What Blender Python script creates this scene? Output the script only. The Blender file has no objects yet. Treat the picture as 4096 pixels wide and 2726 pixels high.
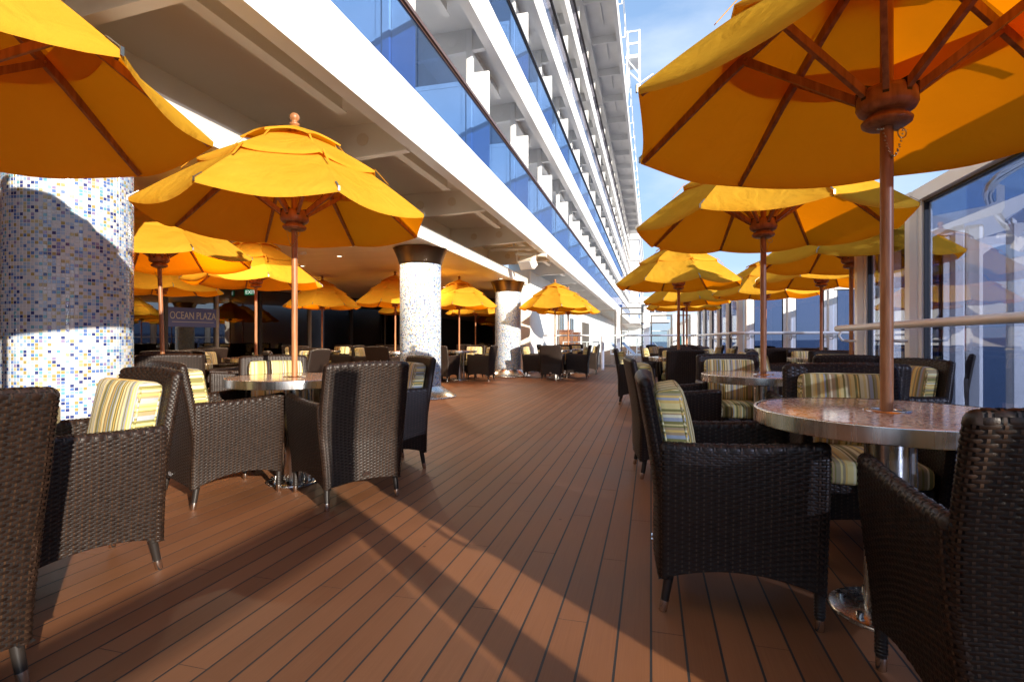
import bpy, bmesh, math, random
import numpy as np
from mathutils import Vector, Matrix
R = math.radians
PI = math.pi
random.seed(7)
scene = bpy.context.scene
COL = scene.collection

# ------------------------------------------------------------------ camera, world, sun, exposure
cam_d = bpy.data.cameras.new('camera'); cam = bpy.data.objects.new('camera', cam_d); COL.objects.link(cam)
cam.location = (0, 0, 1.03)
cam.rotation_euler = (R(90), 0, R(14.87))
cam_d.sensor_width = 36.0; cam_d.lens = 18.41; cam_d.shift_y = -0.0008
cam_d.clip_start = 0.05; cam_d.clip_end = 30000
scene.camera = cam

SUN_EL = R(15.5)
SUN_DIR = Vector((0.775, -0.632, 0)).normalized()          # horizontal direction towards the sun
SUN_AZ = math.atan2(SUN_DIR.x, SUN_DIR.y)                  # clockwise from +Y
world = bpy.data.worlds.new('World'); scene.world = world; world.use_nodes = True
wn = world.node_tree.nodes; wl = world.node_tree.links; wn.clear()
wo = wn.new('ShaderNodeOutputWorld'); bg = wn.new('ShaderNodeBackground')
sky = wn.new('ShaderNodeTexSky'); sky.sky_type = 'NISHITA'; sky.sun_disc = False
sky.sun_elevation = SUN_EL; sky.sun_rotation = SUN_AZ
sky.air_density = 1.0; sky.dust_density = 0.3; sky.ozone_density = 3.0
tc = wn.new('ShaderNodeTexCoord'); mp = wn.new('ShaderNodeMapping'); mp.inputs['Scale'].default_value = (1.0, 1.0, 2.6)
mp.inputs['Location'].default_value = (0.35, 0.2, 0.1)
nz = wn.new('ShaderNodeTexNoise'); nz.inputs['Scale'].default_value = 2.6; nz.inputs['Detail'].default_value = 7; nz.inputs['Roughness'].default_value = 0.55
cr = wn.new('ShaderNodeValToRGB'); cr.color_ramp.elements[0].position = 0.46; cr.color_ramp.elements[0].color = (0, 0, 0, 1)
cr.color_ramp.elements[1].position = 0.72; cr.color_ramp.elements[1].color = (0.62, 0.62, 0.62, 1)
mx = wn.new('ShaderNodeMixRGB'); mx.inputs['Color2'].default_value = (1.9, 2.1, 2.35, 1)
wl.new(tc.outputs['Generated'], mp.inputs['Vector']); wl.new(mp.outputs['Vector'], nz.inputs['Vector'])
wl.new(nz.outputs['Fac'], cr.inputs['Fac']); wl.new(cr.outputs['Color'], mx.inputs['Fac'])
dv1 = wn.new('ShaderNodeVectorMath'); dv1.operation = 'DIVIDE'; dv1.inputs[1].default_value = (1.15, 1.55, 2.3)
ad1 = wn.new('ShaderNodeVectorMath'); ad1.operation = 'ADD'; ad1.inputs[1].default_value = (1, 1, 1)
dv2 = wn.new('ShaderNodeVectorMath'); dv2.operation = 'DIVIDE'
sc1 = wn.new('ShaderNodeVectorMath'); sc1.operation = 'SCALE'; sc1.inputs['Scale'].default_value = 1.38
wl.new(sky.outputs['Color'], dv1.inputs[0]); wl.new(dv1.outputs[0], ad1.inputs[0]); wl.new(sky.outputs['Color'], dv2.inputs[0]); wl.new(ad1.outputs[0], dv2.inputs[1])
wl.new(dv2.outputs[0], sc1.inputs[0]); wl.new(sc1.outputs[0], mx.inputs['Color1']); wl.new(mx.outputs['Color'], bg.inputs['Color'])
bg.inputs['Strength'].default_value = 0.15
wl.new(bg.outputs['Background'], wo.inputs['Surface'])

sun_d = bpy.data.lights.new('sun', 'SUN'); sun = bpy.data.objects.new('sun', sun_d); COL.objects.link(sun)
sun_d.energy = 2.9; sun_d.angle = R(0.55); sun_d.color = (1.0, 0.9, 0.76)
to_sun = Vector((SUN_DIR.x * math.cos(SUN_EL), SUN_DIR.y * math.cos(SUN_EL), math.sin(SUN_EL)))
sun.rotation_euler = to_sun.to_track_quat('Z', 'Y').to_euler()
sun.location = to_sun * 40
scene.view_settings.view_transform = 'Standard'; scene.view_settings.look = 'None'
scene.view_settings.gamma = 1.0; scene.view_settings.use_curve_mapping = False
scene.view_settings.exposure = 1.85
scene.cycles.max_bounces = 10; scene.cycles.diffuse_bounces = 8; scene.cycles.glossy_bounces = 4
scene.cycles.transmission_bounces = 4; scene.cycles.transparent_max_bounces = 24
scene.cycles.blur_glossy = 1.0; scene.cycles.caustics_reflective = True; scene.cycles.caustics_refractive = False
scene.cycles.sample_clamp_indirect = 6.0
scene.cycles.use_denoising = True

# ------------------------------------------------------------------ helpers
def tag(o, label=None, cat=None, group=None, kind=None):
    if label: o['label'] = label
    if cat: o['category'] = cat
    if group: o['group'] = group
    if kind: o['kind'] = kind
    return o

def empty(name, loc=(0, 0, 0), rz=0.0):
    o = bpy.data.objects.new(name, None); COL.objects.link(o)
    o.empty_display_size = 0.1
    o.location = loc; o.rotation_euler = (0, 0, rz)
    return o

def link(name, me, parent=None, loc=None, rot=None):
    o = bpy.data.objects.new(name, me); COL.objects.link(o)
    if parent is not None: o.parent = parent
    if loc is not None: o.location = loc
    if rot is not None: o.rotation_euler = rot
    return o

def kids(o):
    return KIDS.get(o.name, [])

def copy_tree(o, parent=None):
    c = o.copy(); COL.objects.link(c)
    if parent is not None: c.parent = parent
    for ch in list(o.children): copy_tree(ch, c)
    return c

class MB:
    """collects simple shapes and links them as one mesh"""
    def __init__(s): s.v = []; s.f = []; s.m = []; s.sm = []
    def add(s, vs, fs, mat=0, smooth=False):
        b = len(s.v); s.v.extend([tuple(p) for p in vs])
        for f in fs:
            s.f.append(tuple(b + i for i in f)); s.m.append(mat); s.sm.append(smooth)
    def box(s, x0, x1, y0, y1, z0, z1, mat=0):
        vs = [(x0,y0,z0),(x1,y0,z0),(x1,y1,z0),(x0,y1,z0),(x0,y0,z1),(x1,y0,z1),(x1,y1,z1),(x0,y1,z1)]
        s.add(vs, [(0,3,2,1),(4,5,6,7),(0,1,5,4),(1,2,6,5),(2,3,7,6),(3,0,4,7)], mat)
    def cbox(s, x0, x1, y0, y1, z0, z1, c=0.01, mat=0):
        """box with its vertical edges chamfered"""
        p = [(x0+c,y0),(x1-c,y0),(x1,y0+c),(x1,y1-c),(x1-c,y1),(x0+c,y1),(x0,y1-c),(x0,y0+c)]
        vs = [(a,b,z0) for a,b in p] + [(a,b,z1) for a,b in p]
        s.add(vs, [tuple(range(7,-1,-1)), tuple(range(8,16))] + [(i,(i+1)%8,8+(i+1)%8,8+i) for i in range(8)], mat)
    def bar(s, a, b, w, h, mat=0, up=(0,0,1), w2=None, h2=None):
        a = Vector(a); b = Vector(b); d = (b-a).normalized(); u = Vector(up)
        sd = d.cross(u)
        if sd.length < 1e-4: sd = d.cross(Vector((1,0,0)))
        sd.normalize(); u2 = sd.cross(d).normalized()
        w2 = w if w2 is None else w2; h2 = h if h2 is None else h2
        vs = []
        for p, ww, hh in ((a,w,h),(b,w2,h2)):
            for sx, sy in ((-1,-1),(1,-1),(1,1),(-1,1)):
                vs.append(p + sd*(sx*ww/2) + u2*(sy*hh/2))
        s.add(vs, [(0,1,2,3)[::-1],(4,5,6,7),(0,1,5,4),(1,2,6,5),(2,3,7,6),(3,0,4,7)], mat)
    def tube(s, pts, r, n=10, mat=0, closed=False, caps=True):
        pts = [Vector(p) for p in pts]; N = len(pts)
        rs = r if isinstance(r, (list, tuple)) else [r]*N
        rings = []; prev = None
        for i, p in enumerate(pts):
            if closed: d = pts[(i+1)%N]-pts[i-1]
            else: d = pts[min(i+1,N-1)]-pts[max(i-1,0)]
            d.normalize()
            if prev is None:
                u = d.cross(Vector((0,0,1)))
                if u.length < 1e-3: u = d.cross(Vector((1,0,0)))
            else: u = prev - d*prev.dot(d)
            u.normalize(); prev = u; w = d.cross(u)
            rings.append([p + (u*math.cos(2*PI*k/n) + w*math.sin(2*PI*k/n))*rs[i] for k in range(n)])
        vs = [q for ring in rings for q in ring]; fs = []
        for i in range(N if closed else N-1):
            a = i*n; b = ((i+1)%N)*n
            for k in range(n): fs.append((a+k, a+(k+1)%n, b+(k+1)%n, b+k))
        s.add(vs, fs, mat, True)
        if caps and not closed:
            s.add(rings[0], [tuple(range(n))[::-1]], mat); s.add(rings[-1], [tuple(range(n))], mat)
    def lathe(s, prof, c=(0,0,0), n=32, mat=0, cap=True, smooth=True):
        cx, cy, cz = c; m = len(prof); vs = []
        for r, z in prof:
            for k in range(n):
                a = 2*PI*k/n; vs.append((cx+r*math.cos(a), cy+r*math.sin(a), cz+z))
        fs = []
        for i in range(m-1):
            for k in range(n): fs.append((i*n+k, i*n+(k+1)%n, (i+1)*n+(k+1)%n, (i+1)*n+k))
        s.add(vs, fs, mat, smooth)
        if cap:
            s.add(vs[:n], [tuple(range(n))[::-1]], mat); s.add(vs[-n:], [tuple(range(n))], mat)
    def prism(s, poly, z0, z1, mat=0):
        n = len(poly); vs = [(a,b,z0) for a,b in poly] + [(a,b,z1) for a,b in poly]
        s.add(vs, [tuple(range(n))[::-1], tuple(range(n,2*n))] + [(i,(i+1)%n,n+(i+1)%n,n+i) for i in range(n)], mat)
    def mesh(s, name, mats):
        me = bpy.data.meshes.new(name); me.from_pydata(s.v, [], s.f)
        if not isinstance(mats, (list, tuple)): mats = [mats]
        for m in mats: me.materials.append(m)
        me.polygons.foreach_set('material_index', s.m); me.polygons.foreach_set('use_smooth', s.sm)
        me.update(); return me
    def build(s, name, mats, parent=None, loc=None, rot=None, bevel=0):
        o = link(name, s.mesh(name, mats), parent, loc, rot)
        if bevel:
            md = o.modifiers.new('bevel', 'BEVEL'); md.width = bevel; md.segments = 2; md.limit_method = 'ANGLE'
        return o

# ------------------------------------------------------------------ materials
def mat(name, color, rough=0.5, metal=0.0, spec=0.5, coat=0.0):
    m = bpy.data.materials.new(name); m.use_nodes = True
    b = m.node_tree.nodes['Principled BSDF']
    b.inputs['Base Color'].default_value = (*color, 1); b.inputs['Roughness'].default_value = rough
    b.inputs['Metallic'].default_value = metal; b.inputs['Specular IOR Level'].default_value = spec
    b.inputs['Coat Weight'].default_value = coat
    return m
def N(m, t, **kw):
    n = m.node_tree.nodes.new(t)
    for k, v in kw.items(): setattr(n, k, v)
    return n
def L(m, a, b): m.node_tree.links.new(a, b)
def P(m): return m.node_tree.nodes['Principled BSDF']
def noise_color(m, c1, c2, scale=5.0, detail=4, stretch=(1,1,1), coord='Object', lo=0.35, hi=0.65, bump=0.0, bumpscale=None, rough=None):
    t = N(m, 'ShaderNodeTexCoord'); mpn = N(m, 'ShaderNodeMapping'); mpn.inputs['Scale'].default_value = stretch
    nn = N(m, 'ShaderNodeTexNoise'); nn.inputs['Scale'].default_value = scale; nn.inputs['Detail'].default_value = detail
    r = N(m, 'ShaderNodeValToRGB'); r.color_ramp.elements[0].position = lo; r.color_ramp.elements[1].position = hi
    r.color_ramp.elements[0].color = (*c1, 1); r.color_ramp.elements[1].color = (*c2, 1)
    L(m, t.outputs[coord], mpn.inputs['Vector']); L(m, mpn.outputs['Vector'], nn.inputs['Vector'])
    L(m, nn.outputs['Fac'], r.inputs['Fac']); L(m, r.outputs['Color'], P(m).inputs['Base Color'])
    if bump:
        bn = N(m, 'ShaderNodeBump'); bn.inputs['Strength'].default_value = bump; bn.inputs['Distance'].default_value = 0.002
        if bumpscale:
            n2 = N(m, 'ShaderNodeTexNoise'); n2.inputs['Scale'].default_value = bumpscale; n2.inputs['Detail'].default_value = 3
            L(m, mpn.outputs['Vector'], n2.inputs['Vector']); L(m, n2.outputs['Fac'], bn.inputs['Height'])
        else: L(m, nn.outputs['Fac'], bn.inputs['Height'])
        L(m, bn.outputs['Normal'], P(m).inputs['Normal'])
    if rough:
        rr = N(m, 'ShaderNodeMapRange'); rr.inputs['To Min'].default_value = rough[0]; rr.inputs['To Max'].default_value = rough[1]
        L(m, nn.outputs['Fac'], rr.inputs['Value']); L(m, rr.outputs['Result'], P(m).inputs['Roughness'])
    return r

M_white = mat('white_paint', (0.80, 0.80, 0.79), 0.38)
noise_color(M_white, (0.74,0.74,0.73), (0.82,0.82,0.815), 1.3, 5, coord='Object')
M_white2 = mat('white_post_paint', (0.80, 0.79, 0.77), 0.25)
noise_color(M_white2, (0.76,0.75,0.73), (0.82,0.81,0.79), 3.0, 5, coord='Object')
M_cream = mat('cream_paint', (0.80, 0.73, 0.60), 0.38)
noise_color(M_cream, (0.82,0.76,0.64), (0.87,0.81,0.70), 1.1, 6, coord='Object')
M_ceil = mat('ceiling_paint', (0.75, 0.64, 0.47), 0.34)
noise_color(M_ceil, (0.70,0.59,0.42), (0.77,0.66,0.50), 0.8, 5, stretch=(1,6,1), coord='Object')
M_teak = mat('oiled_wood', (0.25,0.08,0.03), 0.42)
noise_color(M_teak, (0.20,0.074,0.024), (0.39,0.168,0.064), 5.0, 6, stretch=(9,9,1.2), bump=0.15, lo=0.3, hi=0.7)
M_steel = mat('brushed_steel', (0.62,0.60,0.57), 0.27, 1.0)
noise_color(M_steel, (0.55,0.53,0.50), (0.68,0.66,0.63), 3.0, 4, stretch=(14,14,0.6), rough=(0.2,0.34))
M_bronze = mat('bronze_steel', (0.20,0.135,0.085), 0.28, 1.0)
M_chrome = mat('polished_metal', (0.78,0.77,0.75), 0.16, 1.0)
M_clip = mat('dull_clip_metal', (0.30,0.27,0.22), 0.45, 1.0)
M_brass = mat('chain_metal', (0.45,0.36,0.22), 0.35, 1.0)
M_black = mat('black_gasket', (0.012,0.012,0.013), 0.5)
M_dark = mat('dark_rail', (0.045,0.04,0.038), 0.35)
M_grayframe = mat('bronze_anodised_frame', (0.22,0.195,0.17), 0.35, 0.6)
M_inter = mat('dark_interior', (0.10,0.082,0.07), 0.8)
M_brownrail = mat('brown_handrail', (0.10,0.055,0.04), 0.3)
M_seam = mat('deck_caulking', (0.016,0.015,0.015), 0.7)
M_green = mat('exit_green', (0.0,0.16,0.07), 0.5)
M_blue = mat('sign_blue', (0.14,0.18,0.46), 0.5)
M_letter = mat('sign_lettering', (0.72,0.71,0.62), 0.5)
M_exitletter = mat('exit_lettering', (0.8,0.8,0.75), 0.5)
P(M_exitletter).inputs['Emission Color'].default_value = (0.9,1.0,0.9,1); P(M_exitletter).inputs['Emission Strength'].default_value = 0.22
M_foot = mat('leg_ferrule', (0.72,0.70,0.67), 0.22, 1.0)
M_leg = mat('dark_leg', (0.018,0.014,0.012), 0.35)
M_teal = mat('teal_canvas', (0.01,0.17,0.19), 0.8)
M_lounge = mat('lounger_sling', (0.09,0.14,0.32), 0.6)
M_lounge2 = mat('lounger_sling_light', (0.55,0.60,0.70), 0.6)
M_lfr = mat('lounger_frame', (0.55,0.56,0.58), 0.35)
M_locker = mat('locker_wood', (0.20,0.07,0.03), 0.4)
M_winframe = mat('window_mullion', (0.46,0.42,0.37), 0.4)
M_lamp = mat('lamp_lens', (0.8,0.75,0.6), 0.2)
P(M_lamp).inputs['Emission Color'].default_value = (1.0,0.85,0.6,1); P(M_lamp).inputs['Emission Strength'].default_value = 1.5

for _m, _c, _e in ((M_green, (0.0,0.22,0.09), 0.12),):
    P(_m).inputs['Emission Color'].default_value = (*_c,1); P(_m).inputs['Emission Strength'].default_value = _e
# deck planks
M_plank = mat('composite_teak', (0.2,0.08,0.045), 0.5, spec=0.22)
def plank_mat(m):
    t = N(m, 'ShaderNodeTexCoord'); g = N(m, 'ShaderNodeNewGeometry')
    sep = N(m, 'ShaderNodeSeparateXYZ'); L(m, g.outputs['Position'], sep.inputs[0])
    # fine lengthwise brushing
    mpn = N(m, 'ShaderNodeMapping'); mpn.inputs['Scale'].default_value = (260, 3.0, 1); L(m, g.outputs['Position'], mpn.inputs['Vector'])
    n1 = N(m, 'ShaderNodeTexNoise'); n1.inputs['Scale'].default_value = 1.0; n1.inputs['Detail'].default_value = 4; L(m, mpn.outputs['Vector'], n1.inputs['Vector'])
    # broad weathering
    n2 = N(m, 'ShaderNodeTexNoise'); n2.inputs['Scale'].default_value = 1.4; n2.inputs['Detail'].default_value = 6; L(m, g.outputs['Position'], n2.inputs['Vector'])
    # board to board tone
    fl = N(m, 'ShaderNodeMath', operation='DIVIDE'); fl.inputs[1].default_value = 0.112; L(m, sep.outputs['X'], fl.inputs[0])
    fl2 = N(m, 'ShaderNodeMath', operation='FLOOR'); L(m, fl.outputs[0], fl2.inputs[0])
    wnz = N(m, 'ShaderNodeTexWhiteNoise', noise_dimensions='1D'); L(m, fl2.outputs[0], wnz.inputs['W'])
    r = N(m, 'ShaderNodeValToRGB'); e = r.color_ramp.elements
    e[0].position = 0.3; e[0].color = (0.128,0.049,0.0195,1); e[1].position = 0.7; e[1].color = (0.222,0.092,0.039,1)
    add = N(m, 'ShaderNodeMath', operation='MULTIPLY_ADD'); add.inputs[1].default_value = 0.28; L(m, n1.outputs['Fac'], add.inputs[0])
    a2 = N(m, 'ShaderNodeMath', operation='MULTIPLY_ADD'); a2.inputs[1].default_value = 0.2; a2.inputs[2].default_value = 0.10; L(m, wnz.outputs['Value'], a2.inputs[0])
    a3 = N(m, 'ShaderNodeMath', operation='MULTIPLY_ADD'); a3.inputs[1].default_value = 0.5; L(m, n2.outputs['Fac'], a3.inputs[0]); L(m, a2.outputs[0], a3.inputs[2])
    L(m, a3.outputs[0], add.inputs[2]); L(m, add.outputs[0], r.inputs['Fac'])
    # small stains
    vo = N(m, 'ShaderNodeTexVoronoi'); vo.inputs['Scale'].default_value = 3.1; L(m, g.outputs['Position'], vo.inputs['Vector'])
    sr = N(m, 'ShaderNodeValToRGB'); sr.color_ramp.elements[0].position = 0.018; sr.color_ramp.elements[0].color = (0.45,0.42,0.40,1)
    sr.color_ramp.elements[1].position = 0.035; sr.color_ramp.elements[1].color = (1,1,1,1); L(m, vo.outputs['Distance'], sr.inputs['Fac'])
    mu = N(m, 'ShaderNodeMixRGB', blend_type='MULTIPLY'); mu.inputs['Fac'].default_value = 1; L(m, r.outputs['Color'], mu.inputs['Color1']); L(m, sr.outputs['Color'], mu.inputs['Color2'])
    L(m, mu.outputs['Color'], P(m).inputs['Base Color'])
    rr = N(m, 'ShaderNodeMapRange'); rr.inputs['To Min'].default_value = 0.42; rr.inputs['To Max'].default_value = 0.65; L(m, n2.outputs['Fac'], rr.inputs['Value']); L(m, rr.outputs['Result'], P(m).inputs['Roughness'])
    bn = N(m, 'ShaderNodeBump'); bn.inputs['Strength'].default_value = 0.22; bn.inputs['Distance'].default_value = 0.0012; L(m, n1.outputs['Fac'], bn.inputs['Height']); L(m, bn.outputs['Normal'], P(m).inputs['Normal'])
plank_mat(M_plank)

# wicker
M_wick = mat('wicker_strand', (0.05,0.03,0.02), 0.36, spec=0.28)
noise_color(M_wick, (0.010,0.0052,0.0034), (0.026,0.0135,0.0085), 38.0, 3, lo=0.3, hi=0.72, bump=0.25, bumpscale=300, rough=(0.30,0.46))
M_stake = mat('wicker_stake', (0.07,0.036,0.018), 0.45)
noise_color(M_stake, (0.016,0.009,0.006), (0.055,0.027,0.013), 25.0, 3, lo=0.3, hi=0.7)
M_wbase = mat('wicker_core', (0.010,0.007,0.006), 0.7)

# striped fabric: irregular stripes across one local axis
def stripes(name, axis, scale, seed):
    m = mat(name, (0.5,0.45,0.2), 0.85, spec=0.2)
    t = N(m, 'ShaderNodeTexCoord'); s = N(m, 'ShaderNodeSeparateXYZ'); L(m, t.outputs['Object'], s.inputs[0])
    oi = N(m, 'ShaderNodeObjectInfo')
    wv = N(m, 'ShaderNodeMath', operation='MULTIPLY_ADD'); wv.inputs[1].default_value = 4.0; L(m, oi.outputs['Random'], wv.inputs[0]); L(m, s.outputs[axis], wv.inputs[2])
    vo = N(m, 'ShaderNodeTexVoronoi', voronoi_dimensions='1D'); vo.inputs['Scale'].default_value = scale; vo.inputs['Randomness'].default_value = 1.0
    L(m, wv.outputs[0], vo.inputs['W'])
    sc = N(m, 'ShaderNodeSeparateColor'); L(m, vo.outputs['Color'], sc.inputs[0])
    r = N(m, 'ShaderNodeValToRGB'); r.color_ramp.interpolation = 'CONSTANT'
    pal = [(0.0,(0.21,0.185,0.06)),(0.13,(0.62,0.50,0.20)),(0.29,(0.30,0.25,0.14)),(0.42,(0.62,0.56,0.32)),(0.54,(0.30,0.32,0.34)),(0.62,(0.19,0.175,0.06)),(0.71,(0.60,0.40,0.12)),(0.82,(0.36,0.25,0.13)),(0.91,(0.66,0.60,0.38))]
    e = r.color_ramp.elements; e[0].position = 0; e[0].color = (*pal[0][1],1); e[1].position = pal[1][0]; e[1].color = (*pal[1][1],1)
    for p, c in pal[2:]:
        k = e.new(p); k.color = (*c,1)
    L(m, sc.outputs[0], r.inputs['Fac'])
    nn = N(m, 'ShaderNodeTexNoise'); nn.inputs['Scale'].default_value = 420; L(m, t.outputs['Object'], nn.inputs['Vector'])
    n3 = N(m, 'ShaderNodeTexNoise'); n3.inputs['Scale'].default_value = 16; n3.inputs['Detail'].default_value = 3; L(m, t.outputs['Object'], n3.inputs['Vector'])
    ad = N(m, 'ShaderNodeMath', operation='MULTIPLY_ADD'); ad.inputs[1].default_value = 6.0; L(m, n3.outputs['Fac'], ad.inputs[0]); L(m, nn.outputs['Fac'], ad.inputs[2])
    bn = N(m, 'ShaderNodeBump'); bn.inputs['Strength'].default_value = 0.35; bn.inputs['Distance'].default_value = 0.002; L(m, ad.outputs[0], bn.inputs['Height']); L(m, bn.outputs['Normal'], P(m).inputs['Normal'])
    L(m, r.outputs['Color'], P(m).inputs['Base Color'])
    return m
M_strY = stripes('striped_canvas', 'Y', 118, 0)
M_strZ = stripes('striped_canvas_boxing', 'Z', 105, 1)

# umbrella canvas: lets some light through
M_canvas = bpy.data.materials.new('yellow_canvas'); M_canvas.use_nodes = True
def canvas_mat(m):
    nt = m.node_tree; nt.nodes.clear()
    out = N(m, 'ShaderNodeOutputMaterial'); d = N(m, 'ShaderNodeBsdfDiffuse'); tr = N(m, 'ShaderNodeBsdfTranslucent'); mix = N(m, 'ShaderNodeMixShader')
    t = N(m, 'ShaderNodeTexCoord'); nn = N(m, 'ShaderNodeTexNoise'); nn.inputs['Scale'].default_value = 3.5; nn.inputs['Detail'].default_value = 5; L(m, t.outputs['Object'], nn.inputs['Vector'])
    r = N(m, 'ShaderNodeValToRGB'); r.color_ramp.elements[0].position = 0.3; r.color_ramp.elements[1].position = 0.7
    r.color_ramp.elements[0].color = (0.74,0.385,0.028,1); r.color_ramp.elements[1].color = (0.78,0.435,0.040,1)
    L(m, nn.outputs['Fac'], r.inputs['Fac']); L(m, r.outputs['Color'], d.inputs['Color'])
    tr.inputs['Color'].default_value = (0.74,0.20,0.001,1); mix.inputs['Fac'].default_value = 0.47
    n2 = N(m, 'ShaderNodeTexNoise'); n2.inputs['Scale'].default_value = 500; L(m, t.outputs['Object'], n2.inputs['Vector'])
    n3 = N(m, 'ShaderNodeTexNoise'); n3.inputs['Scale'].default_value = 5.5; n3.inputs['Detail'].default_value = 3; n3.inputs['Distortion'].default_value = 0.8; L(m, t.outputs['Object'], n3.inputs['Vector'])
    ad = N(m, 'ShaderNodeMath', operation='MULTIPLY_ADD'); ad.inputs[1].default_value = 14.0; L(m, n3.outputs['Fac'], ad.inputs[0]); L(m, n2.outputs['Fac'], ad.inputs[2])
    bn = N(m, 'ShaderNodeBump'); bn.inputs['Strength'].default_value = 0.5; bn.inputs['Distance'].default_value = 0.004; L(m, ad.outputs[0], bn.inputs['Height'])
    L(m, bn.outputs['Normal'], d.inputs['Normal'])
    L(m, d.outputs[0], mix.inputs[1]); L(m, tr.outputs[0], mix.inputs[2]); L(m, mix.outputs[0], out.inputs['Surface'])
canvas_mat(M_canvas)

# terrazzo table top
M_stone = mat('speckled_stone', (0.5,0.3,0.2), 0.10, spec=0.4)
def stone(m):
    t = N(m, 'ShaderNodeTexCoord')
    v = N(m, 'ShaderNodeTexVoronoi'); v.inputs['Scale'].default_value = 95; L(m, t.outputs['Object'], v.inputs['Vector'])
    s = N(m, 'ShaderNodeSeparateColor'); L(m, v.outputs['Color'], s.inputs[0])
    r = N(m, 'ShaderNodeValToRGB'); e = r.color_ramp.elements; r.color_ramp.interpolation = 'CONSTANT'
    e[0].position = 0; e[0].color = (0.30,0.165,0.105,1); e[1].position = 0.16; e[1].color = (0.52,0.36,0.25,1)
    for p, c in ((0.4,(0.62,0.46,0.34)),(0.62,(0.45,0.27,0.175)),(0.76,(0.60,0.46,0.35)),(0.88,(0.11,0.05,0.035)),(0.94,(0.70,0.60,0.50))):
        k = e.new(p); k.color = (*c,1)
    L(m, s.outputs[0], r.inputs['Fac']); L(m, r.outputs['Color'], P(m).inputs['Base Color'])
stone(M_stone)

# glass sheets
def glass(name, tint, refl=0.06, rmax=0.9, gcol=(1,1,1)):
    m = bpy.data.materials.new(name); m.use_nodes = True; m.node_tree.nodes.clear()
    out = N(m, 'ShaderNodeOutputMaterial'); tr = N(m, 'ShaderNodeBsdfTransparent'); gl = N(m, 'ShaderNodeBsdfGlossy'); mix = N(m, 'ShaderNodeMixShader')
    tr.inputs['Color'].default_value = (*tint,1); gl.inputs['Roughness'].default_value = 0.01; gl.inputs['Color'].default_value = (*gcol,1)
    lw = N(m, 'ShaderNodeLayerWeight'); lw.inputs['Blend'].default_value = 0.5
    pw = N(m, 'ShaderNodeMath', operation='POWER'); pw.inputs[1].default_value = 3.2; L(m, lw.outputs['Facing'], pw.inputs[0])
    mr = N(m, 'ShaderNodeMapRange'); mr.inputs['To Min'].default_value = refl; mr.inputs['To Max'].default_value = rmax; L(m, pw.outputs[0], mr.inputs['Value'])
    L(m, mr.outputs['Result'], mix.inputs['Fac']); L(m, tr.outputs[0], mix.inputs[1]); L(m, gl.outputs[0], mix.inputs[2]); L(m, mix.outputs[0], out.inputs['Surface'])
    return m
M_gscreen = glass('windscreen_glass', (0.38,0.43,0.56), 0.025, 0.6)
M_gclear = glass('clear_screen_glass', (0.90,0.93,0.94), 0.025, 0.5)
M_gpale = glass('pale_windscreen_glass', (0.74,0.77,0.83), 0.03, 0.6)
M_gblue = glass('blue_balustrade_glass', (0.33,0.48,0.72), 0.04, 0.4)
M_ggrey = glass('grey_balustrade_glass', (0.58,0.58,0.65), 0.04, 0.4)  # same balustrade glass; the missing blue sky reflection is put into the tint
M_gdark = glass('window_glass', (0.22,0.22,0.23), 0.16, 0.8)

# mosaic: colour comes from the tile colour attribute
M_tile = mat('mosaic_tile', (0.7,0.7,0.7), 0.13, spec=0.6)
_a = N(M_tile, 'ShaderNodeVertexColor'); _a.layer_name = 'tile_color'; L(M_tile, _a.outputs['Color'], P(M_tile).inputs['Base Color'])
M_grout = mat('tile_grout', (0.48,0.48,0.47), 0.8)

# sea
M_sea = mat('sea_water', (0.006,0.03,0.075), 0.12, spec=0.5)
def sea_mat(m):
    g = N(m, 'ShaderNodeNewGeometry'); mpn = N(m, 'ShaderNodeMapping'); mpn.inputs['Scale'].default_value = (0.05,0.12,0.05); L(m, g.outputs['Position'], mpn.inputs['Vector'])
    n1 = N(m, 'ShaderNodeTexNoise'); n1.inputs['Scale'].default_value = 1.0; n1.inputs['Detail'].default_value = 9; n1.inputs['Roughness'].default_value = 0.65; L(m, mpn.outputs['Vector'], n1.inputs['Vector'])
    bn = N(m, 'ShaderNodeBump'); bn.inputs['Strength'].default_value = 1.0; bn.inputs['Distance'].default_value = 0.7; L(m, n1.outputs['Fac'], bn.inputs['Height']); L(m, bn.outputs['Normal'], P(m).inputs['Normal'])
    r = N(m, 'ShaderNodeValToRGB'); r.color_ramp.elements[0].position = 0.35; r.color_ramp.elements[0].color = (0.004,0.018,0.055,1); r.color_ramp.elements[1].position = 0.75; r.color_ramp.elements[1].color = (0.014,0.05,0.11,1)
    L(m, n1.outputs['Fac'], r.inputs['Fac']); L(m, r.outputs['Color'], P(m).inputs['Base Color'])
    P(m).inputs['Roughness'].default_value = 0.3
sea_mat(M_sea)

# ------------------------------------------------------------------ sea
mb = MB(); mb.lathe([(0.5,0),(60,0),(400,0),(2000,0),(8000,0)], n=96, cap=False)
o = mb.build('sea', M_sea, None, (0,0,-25)); o.rotation_euler = (0, R(-0.8), 0); tag(o, kind='structure')

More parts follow.
